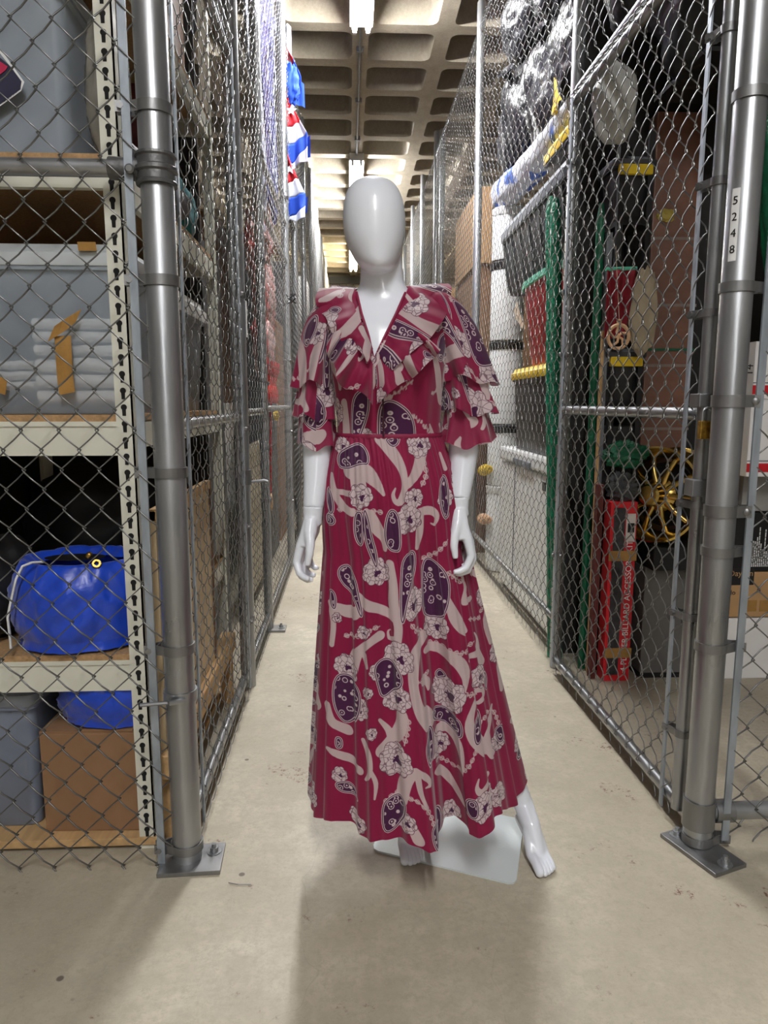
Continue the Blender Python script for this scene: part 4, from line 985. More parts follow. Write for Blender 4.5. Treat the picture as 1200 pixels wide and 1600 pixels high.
# boxes behind the front panel
BX0, BX1, BY0, BY1 = 1.63, 2.15, 2.90, 3.04
cw = carton('white_box', 'plain white carton at the bottom of the stack behind the panel', (BX0, BY0, 0), (BX1, 3.04, .28), CARD_W, flaps=False, group='cartons stacked behind the front panel')
by = carton('motor_box', 'brown carton with black logo patch and tape on the white carton', (BX0, BY0, .281), (BX1, 3.04, .485), CARD_L, flaps=False, group='cartons stacked behind the front panel')
a_ = at(1157, 893, y=BY0 - .003); b_ = at(1183, 913, y=BY0 - .003)
lx0, lx1 = at(1136, 900, y=BY0).x, at(1178, 900, y=BY0).x
zt = at(1150, 888, y=BY0).z; zb = at(1150, 914, y=BY0).z
MB().box((lx0, BY0 - .002, zb), (lx1, BY0, zt)).build('logo_patch', INK_K, by)
text('Dayton', 'lettering', mat('tan_print', S(190, 150, 104)), by, .036, frameM(((lx0 + lx1) / 2, BY0 - .003, (zt + zb) / 2 + .014), (1, 0, 0), (0, 0, 1)))
text('Mo', 'lettering', INK_K, by, .03, frameM((at(1142, 926, y=BY0).x, BY0 - .002, at(1142, 926, y=BY0).z), (1, 0, 0), (0, 0, 1)))
for u in (1172, 1196):
    p = at(u, 945, y=BY0 - .002); MB().box((p.x - .025, BY0 - .002, p.z - .03), (p.x + .03, BY0, p.z + .02)).build('tape', TAPE, by)
bb = carton('black_box', 'black carton with columns of white print above the brown carton', (BX0 - .02, BY0, .486), (BX1, 3.04, .745), BLACK, flaps=False, group='cartons stacked behind the front panel')
mb = MB(); rr = random.Random(3)
for k in range(22):
    x = 1.688 + k * .0085; h_ = rr.uniform(.06, .17)
    z = .505
    while z < .505 + h_:
        l_ = rr.uniform(.006, .02); mb.box((x, BY0 - .0015, z), (x + .004, BY0, z + l_)); z += l_ + .003
o = mb.build('print_columns', INK_W, bb); o['kind'] = 'stuff'
carton('grey_box', 'pale grey carton between black carton and red striped boxes', (BX0 + .03, BY0, .746), (BX1, 3.04, .905), mat('pale_grey_board', S(150, 148, 144), rough=.7), flaps=False, group='cartons stacked behind the front panel')
for z0, z1, lb, sz in ((.906, 1.215, 'lower white carton with red stripe along its bottom edge', .925), (1.216, 1.44, 'upper white carton with red stripe and handwriting', 1.235)):
    t = carton('striped_box', lb, (BX0 - .03, 2.78, z0), (BX1, 3.04, z1), CARD_W, flaps=True, group='red striped white cartons')
    MB().box((BX0 - .031, 2.778, sz), (BX1 + .001, 2.78, sz + .035)).build('red_stripe', REDC, t)
    MB().box((BX0 - .031, 2.778, sz + .043), (BX1 + .001, 2.7795, sz + .047)).build('grey_line', GREYP, t)
text('14', 'handwriting', INK_K, t, .045, frameM((at(1160, 622, y=2.777).x + .02, 2.777, 1.33), (0, 0, 1), (-1, 0, 0)))
roll('netting_roll', 'green netting bundle standing on the red striped white cartons', (1.80, 2.90, 1.442), .06, 1.0, GREEND, 14.0, lean=(-.17, 0))

# ------------------------------------------------------------------ farther cages on the bin side
carton('flat_box', 'large flat tan carton standing in the cage past the canisters', (1.0, 5.72, 2.28), (1.12, 6.85, 2.85), CARD_L, flaps=False)
carton('brown_box', 'brown carton holding up the flat tan carton', (1.02, 5.75, 1.3), (1.6, 6.8, 2.279), CARD)
carton('brown_box', 'lowest brown carton under the flat tan carton', (1.0, 5.6, 0), (1.6, 6.9, 1.299), WOOD_D)
FB = [(7.0, 8.9, 1.6, CARD), (9.0, 10.6, 2.0, CARD_L), (10.8, 12.1, 2.4, CARD), (12.3, 15.5, 2.2, CARD_L)]
for (y0, y1, zt, m), lb in zip(FB, ('far brown carton stack behind the twin post', 'far tan carton stack past the twin post', 'tall brown carton stack far down the bin side', 'long tan carton stack at the far end of the bin side')):
    carton('brown_box', lb, (1.02, y0, 0), (1.7, y1, zt), m)
    carton('brown_box', lb.replace('stack', 'topping the stack'), (1.05, y0 + .1, zt + .001), (1.6, y1 - .3, zt + .5), CARD if m is CARD_L else CARD_L)
o = MB().tube([at(357, 1379, z=.003), at(372, 1382, z=.003), at(392, 1382, z=.003)], .0012, 5).build('wire_scrap', GALV_D); tag(o, 'short bent scrap of wire on the floor', 'wire')

# ------------------------------------------------------------------ mannequin
CXM = .0905
mq = thing('mannequin', 'glossy white faceless mannequin standing on a steel base', 'mannequin', (.2, 1.76, 0))
def ringloft(mb, rings, n=40):
    """rings: (cx, cy, cz, rx, ryf, ryb, power) horizontal cross sections"""
    P = []
    for cx, cy, cz, rx, rf, rb, pw in rings:
        row = []
        for k in range(n):
            a = 2 * PI * k / n; s, c_ = math.sin(a), -math.cos(a)
            f = lambda v: math.copysign(abs(v) ** pw, v)
            row.append((cx + rx * f(s), cy + (rf if c_ < 0 else rb) * f(c_), cz))
        P.append(row)
    b0 = len(mb.v); mb.grid(P, wrap=True)
    m = len(P); mb.f.append(tuple(b0 + k for k in range(n - 1, -1, -1))); mb.f.append(tuple(b0 + (m - 1) * n + k for k in range(n)))
    return mb
def interp_rings(R, m):
    R = np.array(R, float); t = np.linspace(0, len(R) - 1, m); out = []
    for v in t:
        i = min(int(v), len(R) - 2); u = v - i
        p0, p1, p2, p3 = R[max(i - 1, 0)], R[i], R[i + 1], R[min(i + 2, len(R) - 1)]
        out.append(.5 * ((2 * p1) + (-p0 + p2) * u + (2 * p0 - 5 * p1 + 4 * p2 - p3) * u * u + (-p0 + 3 * p1 - 3 * p2 + p3) * u ** 3))
    return [tuple(o) for o in out]
def remeshed(mb, name, m, parent, voxel, it=6, fac=.5):
    me = bpy.data.meshes.new('tmp'); V = np.array(mb.v) - np.array(ORG[parent.name]); me.from_pydata(V.tolist(), [], mb.f); me.update()
    ob = bpy.data.objects.new('tmp', me); COL.objects.link(ob)
    r = ob.modifiers.new('r', 'REMESH'); r.mode = 'VOXEL'; r.voxel_size = voxel
    s = ob.modifiers.new('s', 'SMOOTH'); s.iterations = it; s.factor = fac
    dg = bpy.context.evaluated_depsgraph_get(); out = bpy.data.meshes.new_from_object(ob.evaluated_get(dg)); out.name = name
    bpy.data.objects.remove(ob); bpy.data.meshes.remove(me)
    out.materials.clear()
    return put(name, out, m, parent, ORG[parent.name], 179)
bd = MB()
# head: egg, chin turned a little to the wearer's left
HR = [(.0585, 1.715, 1.7075, .006, .006, .006, 1), (.0588, 1.715, 1.702, .034, .036, .040, 1), (.0592, 1.714, 1.688, .0535, .058, .066, 1), (.060, 1.713, 1.66, .0665, .078, .086, 1),
      (.061, 1.712, 1.625, .0715, .088, .094, 1), (.062, 1.711, 1.59, .0705, .090, .09, 1), (.0635, 1.709, 1.56, .0645, .087, .078, 1), (.0655, 1.706, 1.535, .0545, .080, .062, 1),
      (.0675, 1.700, 1.512, .041, .070, .045, 1), (.069, 1.694, 1.499, .025, .052, .030, 1), (.069, 1.690, 1.4945, .006, .02, .01, 1)]
ringloft(bd, interp_rings(HR[::-1], 40))
# neck and torso
TR = [(.09, 1.755, .90, .135, .10, .12, .9), (.09, 1.75, .99, .148, .10, .115, .9), (.092, 1.74, 1.06, .13, .09, .095, .92), (.094, 1.73, 1.12, .108, .078, .082, .95), (.093, 1.725, 1.18, .115, .085, .088, .95),
      (.092, 1.725, 1.25, .128, .105, .095, .95), (.091, 1.73, 1.31, .135, .108, .098, .95), (.0905, 1.735, 1.37, .140, .092, .092, .95), (.0900, 1.742, 1.41, .142, .072, .078, .95),
      (.0885, 1.748, 1.435, .112, .058, .066, 1), (.086, 1.75, 1.452, .078, .054, .06, 1), (.083, 1.75, 1.470, .059, .052, .056, 1), (.081, 1.748, 1.49, .052, .050, .053, 1), (.079, 1.738, 1.53, .050, .048, .05, 1), (.075, 1.728, 1.56, .048, .046, .05, 1)]
ringloft(bd, interp_rings(TR, 70))
# arms to the wrist seam
bd.tube([(-.02, 1.745, 1.385), (-.052, 1.745, 1.355), (-.072, 1.745, 1.25), (-.078, 1.742, 1.12)], [.042, .043, .04, .037], 20)
bd.tube([(-.078, 1.742, 1.125), (-.077, 1.735, 1.08), (-.080, 1.715, 1.02), (-.0875, 1.69, .950)], [.036, .0365, .031, .0245], 20)
bd.tube([(.2, 1.745, 1.385), (.236, 1.745, 1.355), (.266, 1.745, 1.25), (.281, 1.742, 1.12)], [.042, .043, .04, .037], 20)
bd.tube([(.281, 1.742, 1.125), (.280, 1.735, 1.08), (.274, 1.715, 1.03), (.2645, 1.69, .969)], [.036, .037, .0315, .0255], 20)
# legs and feet (arched as if in heels)
bd.tube([(.045, 1.76, .92), (.06, 1.755, .72), (.085, 1.75, .5), (.12, 1.775, .3), (.150, 1.80, .15)], [.085, .075, .055, .048, .03], 20)
bd.tube([(.145, 1.76, .92), (.17, 1.76, .72), (.235, 1.78, .5), (.335, 1.80, .34), (.437, 1.80, .19), (.470, 1.785, .112)], [.085, .072, .05, .042, .033, .028], 20)
TOES = []
def foot(an, heel, ball, toe, lat):
    an, heel, ball, toe, lat = map(V3, (an, heel, ball, toe, lat))
    bd.tube([heel, (heel + ball) / 2 + V3((0, 0, .004)), ball], [.02, .02, .016], 16)
    bd.tube([an, (an * .5 + ball * .5) + V3((0, 0, .01)), ball], [.028, .025, .018], 16)
    for k, o in enumerate((-.021, -.009, .001, .0105, .0195)):
        L_ = (1.0, .98, .9, .8, .66)[k]; r0 = (.0115, .0085, .008, .0078, .0075)[k]
        bb_ = ball + lat * o; tt_ = ball + (toe - ball) * L_ + lat * o * 1.15; tt_.z = r0 + .001
        TOES.append((bb_ * .55 + tt_ * .45 + V3((0, 0, .003)), tt_, r0))
        bd.tube([an * .45 + bb_ * .55 + V3((0, 0, .004)), bb_], [.016, r0 * 1.35], 12)
        bd.tube([bb_ + V3((0, 0, .002)), (bb_ + tt_) / 2 + V3((0, 0, .003)), tt_ + (toe - ball) * -.12, tt_], [r0 * 1.25, r0 * 1.1, r0, r0 * .6], 12)
foot((.151, 1.80, .15), (.150, 1.83, .085), (.158, 1.745, .026), (.162, 1.690, .012), (1, 0, 0))
foot((.471, 1.785, .112), (.468, 1.80, .07), (.492, 1.688, .024), (.503, 1.632, .012), (.97, .2, 0))
remeshed(bd, 'body', MANN, mq, .0036, 6, .5)

for a_, t_, r_ in TOES:
    d_ = (t_ - a_).normalized()
    MB().tube([a_ - d_ * .012, a_, a_ + (t_ - a_) * .6 + V3((0, 0, .001)), t_ - d_ * .001, t_ + d_ * .0035, t_ + d_ * .0055], [r_ * .8, r_ * 1.08, r_ * 1.05, r_ * .98, r_ * .7, r_ * .2], 14).build('toe', MANN, mq, smooth=80)
def hand(side):
    mb = MB()
    if side > 0:
        wpt = V3((.2645, 1.69, .968)); rotz = 0
        tr = lambda p: V3(p)
    else:
        src = V3((.2645, 1.69, .968)); dst = V3((-.0875, 1.69, .949)); R = Matrix.Rotation(-.5, 3, 'Z')
        def tr(p):
            q = V3(p) - src; q.x = -q.x; q = R @ q; q = q * .96; return dst + q
    T = lambda pts, r, n=12: mb.tube([tr(p) for p in pts], r, n)
    T([(.2645, 1.69, .975), (.2645, 1.688, .945), (.2655, 1.685, .93)], [.0245, .0228, .0235], 20)
    T([(.263, 1.684, .945), (.265, 1.668, .905), (.270, 1.657, .876)], [.018, .019, .0145])
    T([(.262, 1.68, .94), (.260, 1.664, .905), (.262, 1.656, .878)], [.017, .0175, .012])
    # palm: four rays from the wrist to the knuckles
    kn = [(.283, 1.655, .872), (.289, 1.672, .866), (.289, 1.688, .870), (.284, 1.702, .878)]
    for (kx, ky, kz), r in zip(kn, (.0125, .0125, .012, .011)):
        T([(.2645 + (ky and 0), 1.69 + (ky - 1.69) * .35, .945), (.27, 1.69 + (ky - 1.69) * .7, .91), (kx, ky, kz)], [.017, .0155, r])
    T([(.262, 1.676, .945), (.258, 1.664, .915), (.256, 1.655, .893)], [.017, .017, .013])
    # thumb hanging straight down, bent at its middle joint
    T([(.257, 1.660, .915), (.248, 1.648, .888), (.2465, 1.640, .862), (.250, 1.636, .836)], [.014, .0115, .0098, .0068])
    # fingers curl across, unequal lengths
    T([(.283, 1.655, .872), (.2895, 1.649, .838), (.276, 1.641, .812), (.258, 1.637, .804), (.245, 1.635, .8035)], [.0118, .0102, .0092, .0082, .0058])
    T([(.289, 1.672, .866), (.2965, 1.667, .828), (.283, 1.661, .800), (.263, 1.657, .794), (.248, 1.655, .797)], [.012, .0104, .0094, .0082, .0058])
    T([(.289, 1.688, .870), (.296, 1.686, .834), (.283, 1.682, .808), (.265, 1.678, .801), (.252, 1.675, .804)], [.0114, .0098, .009, .008, .0056])
    T([(.284, 1.702, .878), (.289, 1.702, .847), (.278, 1.699, .824), (.264, 1.695, .816), (.254, 1.692, .818)], [.0102, .009, .008, .007, .005])
    h = remeshed(mb, 'hand', MANN, mq, .0026, 4, .5)
    nl = tr((.2475, 1.6305, .846)); 
    return h
hand(1); hand(-1)
# steel base plate with waffle texture and the calf rod
BPM = bpy.data.materials.new('patterned_steel'); BPM.use_nodes = True
N_, L_ = BPM.node_tree.nodes, BPM.node_tree.links; b_ = N_['Principled BSDF']
b_.inputs['Base Color'].default_value = S(214, 222, 222); b_.inputs['Metallic'].default_value = .2; b_.inputs['Roughness'].default_value = .38
tcn = N_.new('ShaderNodeTexCoord'); ck = N_.new('ShaderNodeTexChecker'); ck.inputs['Scale'].default_value = 130; L_.new(tcn.outputs['Object'], ck.inputs['Vector'])
bpn = N_.new('ShaderNodeBump'); bpn.inputs['Strength'].default_value = .35; bpn.inputs['Distance'].default_value = .002; L_.new(ck.outputs['Fac'], bpn.inputs['Height']); L_.new(bpn.outputs[0], b_.inputs['Normal'])
c0, c1, c2, c3 = V3((.052, 1.763, 0)), V3((.410, 1.602, 0)), V3((.500, 1.880, 0)), V3((.142, 2.035, 0))
def rc(a, b, c, r=.02):
    u = (a - b).normalized(); v = (c - b).normalized(); return [b + u * r, b + (u + v) * r * .3, b + v * r]
ring = [p for tri in ((c3, c0, c1), (c0, c1, c2), (c1, c2, c3), (c2, c3, c0)) for p in rc(*tri)]
n = len(ring)
MB().add([p + V3((0, 0, .0002)) for p in ring] + [p + V3((0, 0, .005)) for p in ring], [tuple(range(n - 1, -1, -1)), tuple(range(n, 2 * n))] + [(i, (i + 1) % n, n + (i + 1) % n, n + i) for i in range(n)]).build('base_plate', BPM, mq)
MB().tube([(.20, 1.86, .005), (.20, 1.86, .30), (.13, 1.80, .36)], .008, 10).build('calf_rod', GALV, mq, smooth=40)

# ------------------------------------------------------------------ dress print, laid out on the cloth
CC = lambda x, y: (485 + x / 2.461, 683 + y / 2.461)
STROKES = [
 [(265,10,40),(310,60,45),(345,120,32),(355,180,24),(340,235,30),(318,240,20),(308,215,14),(318,190,6)], [(425,60,45),(405,130,40),(375,175,30),(352,200,12)], [(150,130,60),(205,135,62),(245,175,40),(272,215,14)],
 [(175,150,58),(180,200,60)], [(72,150,14),(80,215,26),(110,265,34),(150,285,30)], [(80,215,20),(150,215,24)], [(215,300,50),(245,350,46),(270,390,30),(272,430,14)], [(415,290,28),(410,370,30),(400,430,16)],
 [(415,290,30),(455,280,34),(478,300,24),(470,330,12),(455,330,6)], [(290,480,30),(300,560,34),(300,640,40),(315,720,34),(310,780,30)], [(300,770,20),(280,775,14),(275,750,8),(285,740,4)], [(165,600,20),(200,640,40),(250,660,36),(300,690,34)],
 [(70,680,40),(120,685,50),(160,665,40),(165,640,20)], [(520,620,20),(545,690,44),(580,750,36),(605,785,20)], [(590,560,10),(610,610,20),(600,670,24),(640,655,20)], [(430,770,44),(385,810,48),(370,880,44),(370,950,40),(390,1030,48),(430,1090,52),(450,1130,30)],
 [(435,835,30),(500,840,46),(560,870,46),(595,930,40),(590,985,16)], [(130,900,46),(150,840,40),(180,800,30),(245,760,36)], [(620,890,20),(665,880,30),(670,830,16),(655,800,6)], [(670,880,36),(690,920,40)],
 [(655,1035,20),(685,1035,26),(690,1065,22),(665,1085,18),(650,1080,6)], [(640,1050,20),(610,1110,40),(620,1170,40),(660,1230,40),(700,1290,30)], [(320,1060,40),(315,1110,44),(285,1165,48),(240,1215,52)], [(235,1090,14),(265,1130,24),(275,1170,26)],
 [(470,1190,24),(520,1170,50),(560,1200,40),(580,1270,22),(580,1330,10)], [(310,1400,44),(330,1320,48),(375,1270,30),(415,1290,24),(425,1315,14),(405,1322,6)], [(375,1290,26),(385,1350,22),(410,1400,12)], [(470,1330,20),(510,1370,36),(560,1430,30),(590,1480,10)],
 [(15,1260,14),(60,1285,34),(145,1300,36)], [(745,1110,8),(720,1190,26),(700,1260,40),(730,1310,44)], [(700,1385,24),(660,1400,24),(640,1375,18),(648,1345,8)], [(20,1080,30),(40,1150,36),(100,1175,44)],
 [(165,1170,16),(185,1220,24),(190,1290,20),(170,1330,10)], [(195,1290,14),(212,1340,18),(205,1400,8)], [(45,660,18),(60,740,22),(50,830,20)], [(505,70,12),(525,130,18)], [(415,935,24),(435,960,26),(440,990,12)], [(340,1490,36),(370,1540,50)],
 [(180,830,20),(190,880,10)], [(740,300,30),(700,380,44),(720,470,30),(760,500,10)], [(640,60,40),(700,110,48),(740,200,30)], [(600,300,16),(640,380,40),(660,470,40)], [(780,700,40),(740,780,46),(760,880,30)], [(800,1000,30),(820,1090,40)],
 [(650,560,14),(720,600,36),(790,590,20)]]
FLOW = [(118,38,30),(185,225,42),(390,235,34),(365,310,50),(415,30,45),(520,245,34),(235,515,48),(375,630,52),(475,745,48),(315,840,55),(180,745,24),(60,320,18),(105,910,45),(300,1000,52),(525,1015,65),(150,1050,40),(290,1250,60),
 (490,1240,42),(670,980,42),(770,1270,36),(670,1460,50),(445,1200,26),(60,1370,30),(325,1490,38),(235,900,34),(75,720,18),(190,980,20),(200,1140,22),(600,180,44),(780,400,46),(690,300,36),(730,680,44),(790,930,40),(780,80,44),(760,1490,44),(540,1540,40),(130,1530,34)]
PAIS = [[(95,70),(140,40),(190,20),(222,60),(222,110),(190,105),(140,125),(100,125)], [(280,5),(345,0),(335,35),(305,42)], [(500,160),(525,150),(540,210),(535,300),(520,325),(500,300),(488,230)],
 [(190,300),(200,265),(215,310),(225,380),(242,440),(245,490),(235,505),(215,450),(195,390)], [(165,280),(190,280),(195,340),(190,410),(170,410),(155,370),(155,310)], [(280,290),(305,262),(330,290),(335,350),(335,420),(310,435),(280,420),(268,370)],
 [(336,445),(392,428),(396,500),(374,570),(354,620),(337,710),(322,695),(326,560)], [(420,485),(455,465),(505,500),(534,560),(528,640),(503,705),(450,718),(420,695),(416,600)], [(82,520),(130,490),(158,540),(168,600),(182,680),(168,690),(145,612),(88,572)], [(45,600),(75,620),(75,690),(50,680)],
 [(50,190),(75,230),(80,300),(55,310),(45,260)], [(212,880),(260,840),(314,880),(332,940),(290,984),(243,1010),(228,950)], [(58,955),(110,935),(158,965),(164,1040),(132,1125),(90,1155),(52,1105),(42,1030)], [(455,1080),(562,1088),(584,1130),(578,1184),(520,1154),(462,1144)],
 [(636,1115),(660,1105),(676,1160),(668,1214),(638,1220),(624,1170)], [(230,1430),(265,1395),(325,1390),(325,1470),(288,1535),(232,1545)], [(426,1480),(465,1450),(494,1500),(489,1584),(448,1580),(426,1530)], [(416,1150),(450,1125),(464,1200),(459,1285),(428,1255),(411,1200)],
 [(750,1220),(800,1195),(812,1270),(778,1285)], [(40,1400),(110,1395),(145,1440),(80,1450),(45,1432)], [(48,1208),(78,1213),(78,1258),(48,1262)], [(596,1420),(640,1410),(654,1480),(620,1505),(596,1470)], [(470,940),(500,922),(524,950),(480,974)], [(708,955),(724,1000),(712,1055),(698,1010)], [(42,298),(84,320),(78,350),(42,350)],
 [(620,240),(670,220),(690,280),(660,340),(620,320)], [(700,520),(760,500),(790,560),(740,620),(700,590)], [(590,30),(620,10),(640,60),(610,120),(585,90)], [(790,780),(830,800),(825,880),(780,870)]]
GARL = [[(90,285),(160,278),(265,285)], [(420,480),(480,440),(525,400)], [(100,790),(200,740),(245,725)], [(370,920),(440,925)], [(440,815),(530,825),(600,850),(650,830)], [(585,1000),(640,1030),(655,1050)], [(470,1290),(560,1330),(640,1230)],
 [(240,1420),(300,1385),(400,1400),(440,1480)], [(660,1175),(740,1130),(780,1200)], [(365,700),(420,770)], [(520,520),(590,590)], [(320,1060),(345,1080),(325,1180)], [(430,90),(440,140),(420,190)], [(600,450),(680,430),(760,470)], [(620,740),(700,740),(790,700)]]
def crom(pp, sub):
    pp = np.array(pp, float); k = len(pp) - 1; out = []
    for v in np.linspace(0, k, k * sub + 1):
        i = min(int(v), k - 1); u = v - i; a, b, c, d = pp[max(i - 1, 0)], pp[i], pp[i + 1], pp[min(i + 2, k)]
        out.append(.5 * (2 * b + (c - a) * u + (2 * a - 5 * b + 4 * c - d) * u * u + (3 * b - a - 3 * c + d) * u ** 3))
    return np.array(out)
def chaikin(pp, n=2):
    pp = np.array(pp, float)
    for _ in range(n):
        q = np.roll(pp, -1, 0); pp = np.stack([pp * .75 + q * .25, pp * .25 + q * .75], 1).reshape(-1, 2)
    return pp
def fields(up, vp):
    """signed distances (cloth units of 1/590 m) of swirls, flowers, flower hearts and paisleys"""
    up = (up - 485) % 345 + 485; vp = (vp - 683) % 655 + 683
    X, Y = (up - 485) * 2.461, (vp - 683) * 2.461
    D = {k: np.full(X.shape, 90.0) for k in 'WFCP'}
    def near(pts, m): 
        pts = np.asarray(pts); lo, hi = pts[:, :2].min(0) - m, pts[:, :2].max(0) + m
        return np.nonzero((X > lo[0]) & (X < hi[0]) & (Y > lo[1]) & (Y < hi[1]))[0]
    def seg(px, py, a, b, ra, rb):
        ex, ey = b[0] - a[0], b[1] - a[1]; l2 = ex * ex + ey * ey + 1e-6
        t = np.clip(((px - a[0]) * ex + (py - a[1]) * ey) / l2, 0, 1)
        return np.hypot(px - a[0] - t * ex, py - a[1] - t * ey) - (ra + (rb - ra) * t)
    for st in STROKES:
        f = crom(st, 4)
        i = near(f, 45)
        if not len(i): continue
        px, py = X[i], Y[i]; d = D['W'][i]
        for a, b in zip(f[:-1], f[1:]): d = np.minimum(d, seg(px, py, a, b, max(2, a[2] / 2), max(2, b[2] / 2)))
        D['W'][i] = d
    for st in GARL:
        f = crom(st, 6); i = near(f, 22)
        if not len(i): continue
        px, py = X[i], Y[i]; d = D['W'][i]
        for a, b in zip(f[:-1], f[1:]): d = np.minimum(d, seg(px, py, a, b, 2.3, 2.3))
        L_ = np.r_[0, np.cumsum(np.hypot(*np.diff(f, axis=0).T))]
        for s in np.arange(12, L_[-1], 26):
            cx, cy = np.interp(s, L_, f[:, 0]), np.interp(s, L_, f[:, 1]); r = np.hypot(px - cx, py - cy)
            d = np.minimum(d, np.abs(r - 8.5) - 2.0); d = np.minimum(d, r - 3.5)
        D['W'][i] = d
    for n_, (cx, cy, r) in enumerate(FLOW):
        i = near([(cx, cy)], r * 1.5 + 12)
        if not len(i): continue
        dx, dy = X[i] - cx, (Y[i] - cy) * .95; rr = np.hypot(dx, dy); ph = np.arctan2(dy, dx)
        D['F'][i] = np.minimum(D['F'][i], rr - r * (.94 + .16 * np.abs(np.sin(4 * ph + n_)) + .05 * np.sin(3 * ph + 2 * n_)))
        q = np.hypot(dx - .12 * r, dy - .1 * r); D['C'][i] = np.minimum(D['C'][i], q - r * .24 * (1 + .4 * np.cos(4 * ph + n_)))
    for pg in PAIS:
        f = chaikin(pg); i = near(f, 20)
        if not len(i): continue
        px, py = X[i], Y[i]; d = np.full(px.shape, 90.0); inside = np.zeros(px.shape, bool)
        for a, b in zip(f, np.roll(f, -1, 0)):
            d = np.minimum(d, seg(px, py, a, b, 0, 0))
            c = (a[1] > py) != (b[1] > py); c &= px < (b[0] - a[0]) * (py - a[1]) / (b[1] - a[1] + 1e-9) + a[0]; inside ^= c
        D['P'][i] = np.minimum(D['P'][i], np.where(inside, -d, d))
    return [D[k] / 2.461 for k in 'WFCP']
def dress_mat(name, sheer):
    m = bpy.data.materials.new(name); m.use_nodes = True; nt = m.node_tree; N = nt.nodes; L = nt.links; bs = N['Principled BSDF']
    def attr(n): a = N.new('ShaderNodeAttribute'); a.attribute_name = n; return a
    def math_(op, a, b=None, c=None):
        x = N.new('ShaderNodeMath'); x.operation = op
        for i, q in enumerate((a, b, c)):
            if q is None: continue
            if hasattr(q, 'links'): L.new(q, x.inputs[i])
            else: x.inputs[i].default_value = q
        return x.outputs[0]
    def below(d, lvl, soft=.35):          # 1 where d < lvl
        r = N.new('ShaderNodeMapRange'); r.inputs[1].default_value = lvl - soft; r.inputs[2].default_value = lvl + soft; r.inputs[3].default_value = 1; r.inputs[4].default_value = 0
        L.new(d, r.inputs[0]); return r.outputs[0]
    def line(d, lvl, hw, soft=.3): return below(math_('ABSOLUTE', math_('SUBTRACT', d, lvl)), hw, soft)
    def mix(f, a, b):
        x = N.new('ShaderNodeMix'); x.data_type = 'RGBA'; L.new(f, x.inputs[0])
        for i, q in ((6, a), (7, b)):
            if hasattr(q, 'links'): L.new(q, x.inputs[i])
            else: x.inputs[i].default_value = q
        return x.outputs[2]
    W_, F_, C_, P_ = [attr(k).outputs['Fac'] for k in ('dW', 'dF', 'dC', 'dP')]
    uv = attr('puv').outputs['Vector']
    RED, PUR, PNK, WHT, DRK = S(142, 16, 66), S(72, 22, 66), S(206, 184, 184), S(216, 198, 200), S(96, 34, 66)
    c = mix(below(W_, 0), RED, PNK)
    # scalloped lace border just outside some swirls
    wv = N.new('ShaderNodeTexWave'); wv.inputs['Scale'].default_value = .09; wv.inputs['Distortion'].default_value = 0; L.new(uv, wv.inputs['Vector'])
    # flowers with petal lines
    vo = N.new('ShaderNodeTexVoronoi'); vo.feature = 'DISTANCE_TO_EDGE'; vo.inputs['Scale'].default_value = .13; L.new(uv, vo.inputs['Vector'])
    petals = below(vo.outputs['Distance'], .055, .02)
    fl = mix(math_('MULTIPLY', petals, .75), WHT, DRK)
    v2 = N.new('ShaderNodeTexVoronoi'); v2.inputs['Scale'].default_value = .32; L.new(uv, v2.inputs['Vector'])
    ringd = math_('MULTIPLY', below(v2.outputs['Distance'], .22, .04), math_('MULTIPLY', below(C_, 5.5), math_('SUBTRACT', 1.0, below(C_, 1.0))))
    fl = mix(ringd, fl, DRK)
    fl = mix(below(C_, 0), fl, PUR)
    c = mix(below(F_, 0), c, fl); c = mix(line(F_, .3, .45), c, DRK)
    # paisleys: plum ground, double outline, ornament inside
    v3 = N.new('ShaderNodeTexVoronoi'); v3.feature = 'DISTANCE_TO_EDGE'; v3.inputs['Scale'].default_value = .085; L.new(uv, v3.inputs['Vector'])
    v4 = N.new('ShaderNodeTexVoronoi'); v4.inputs['Scale'].default_value = .085; L.new(uv, v4.inputs['Vector'])
    orn = math_('MULTIPLY', line(v4.outputs['Distance'], .36, .05, .025), below(P_, -4.2))
    orn2 = math_('MULTIPLY', below(v4.outputs['Distance'], .12, .03), below(P_, -4.2))
    pa = mix(line(P_, -2.4, .55), PUR, WHT); pa = mix(math_('MAXIMUM', orn, orn2), pa, WHT)
    c = mix(below(P_, 0), c, pa); c = mix(line(P_, .2, .5), c, WHT)
    L.new(c, bs.inputs['Base Color']); bs.inputs['Roughness'].default_value = .6; bs.inputs['Sheen Weight'].default_value = .25
    bs.inputs['Specular IOR Level'].default_value = .25
    tl = N.new('ShaderNodeBsdfTranslucent'); L.new(c, tl.inputs[0]); ms = N.new('ShaderNodeMixShader'); ms.inputs[0].default_value = .22
    L.new(bs.outputs[0], ms.inputs[1]); L.new(tl.outputs[0], ms.inputs[2]); out = N['Material Output']
    if sheer:
        tp = N.new('ShaderNodeBsdfTransparent'); m2 = N.new('ShaderNodeMixShader'); m2.inputs[0].default_value = sheer
        L.new(ms.outputs[0], m2.inputs[1]); L.new(tp.outputs[0], m2.inputs[2]); L.new(m2.outputs[0], out.inputs[0])
    else: L.new(ms.outputs[0], out.inputs[0])
    return m
DM = dress_mat('printed_chiffon', 0.0); DMS = dress_mat('printed_sheer_chiffon', .10)
dr = thing('dress', 'burgundy chiffon maxi dress with cream and plum paisley print on the mannequin', 'dress', (.1, 1.74, .16))
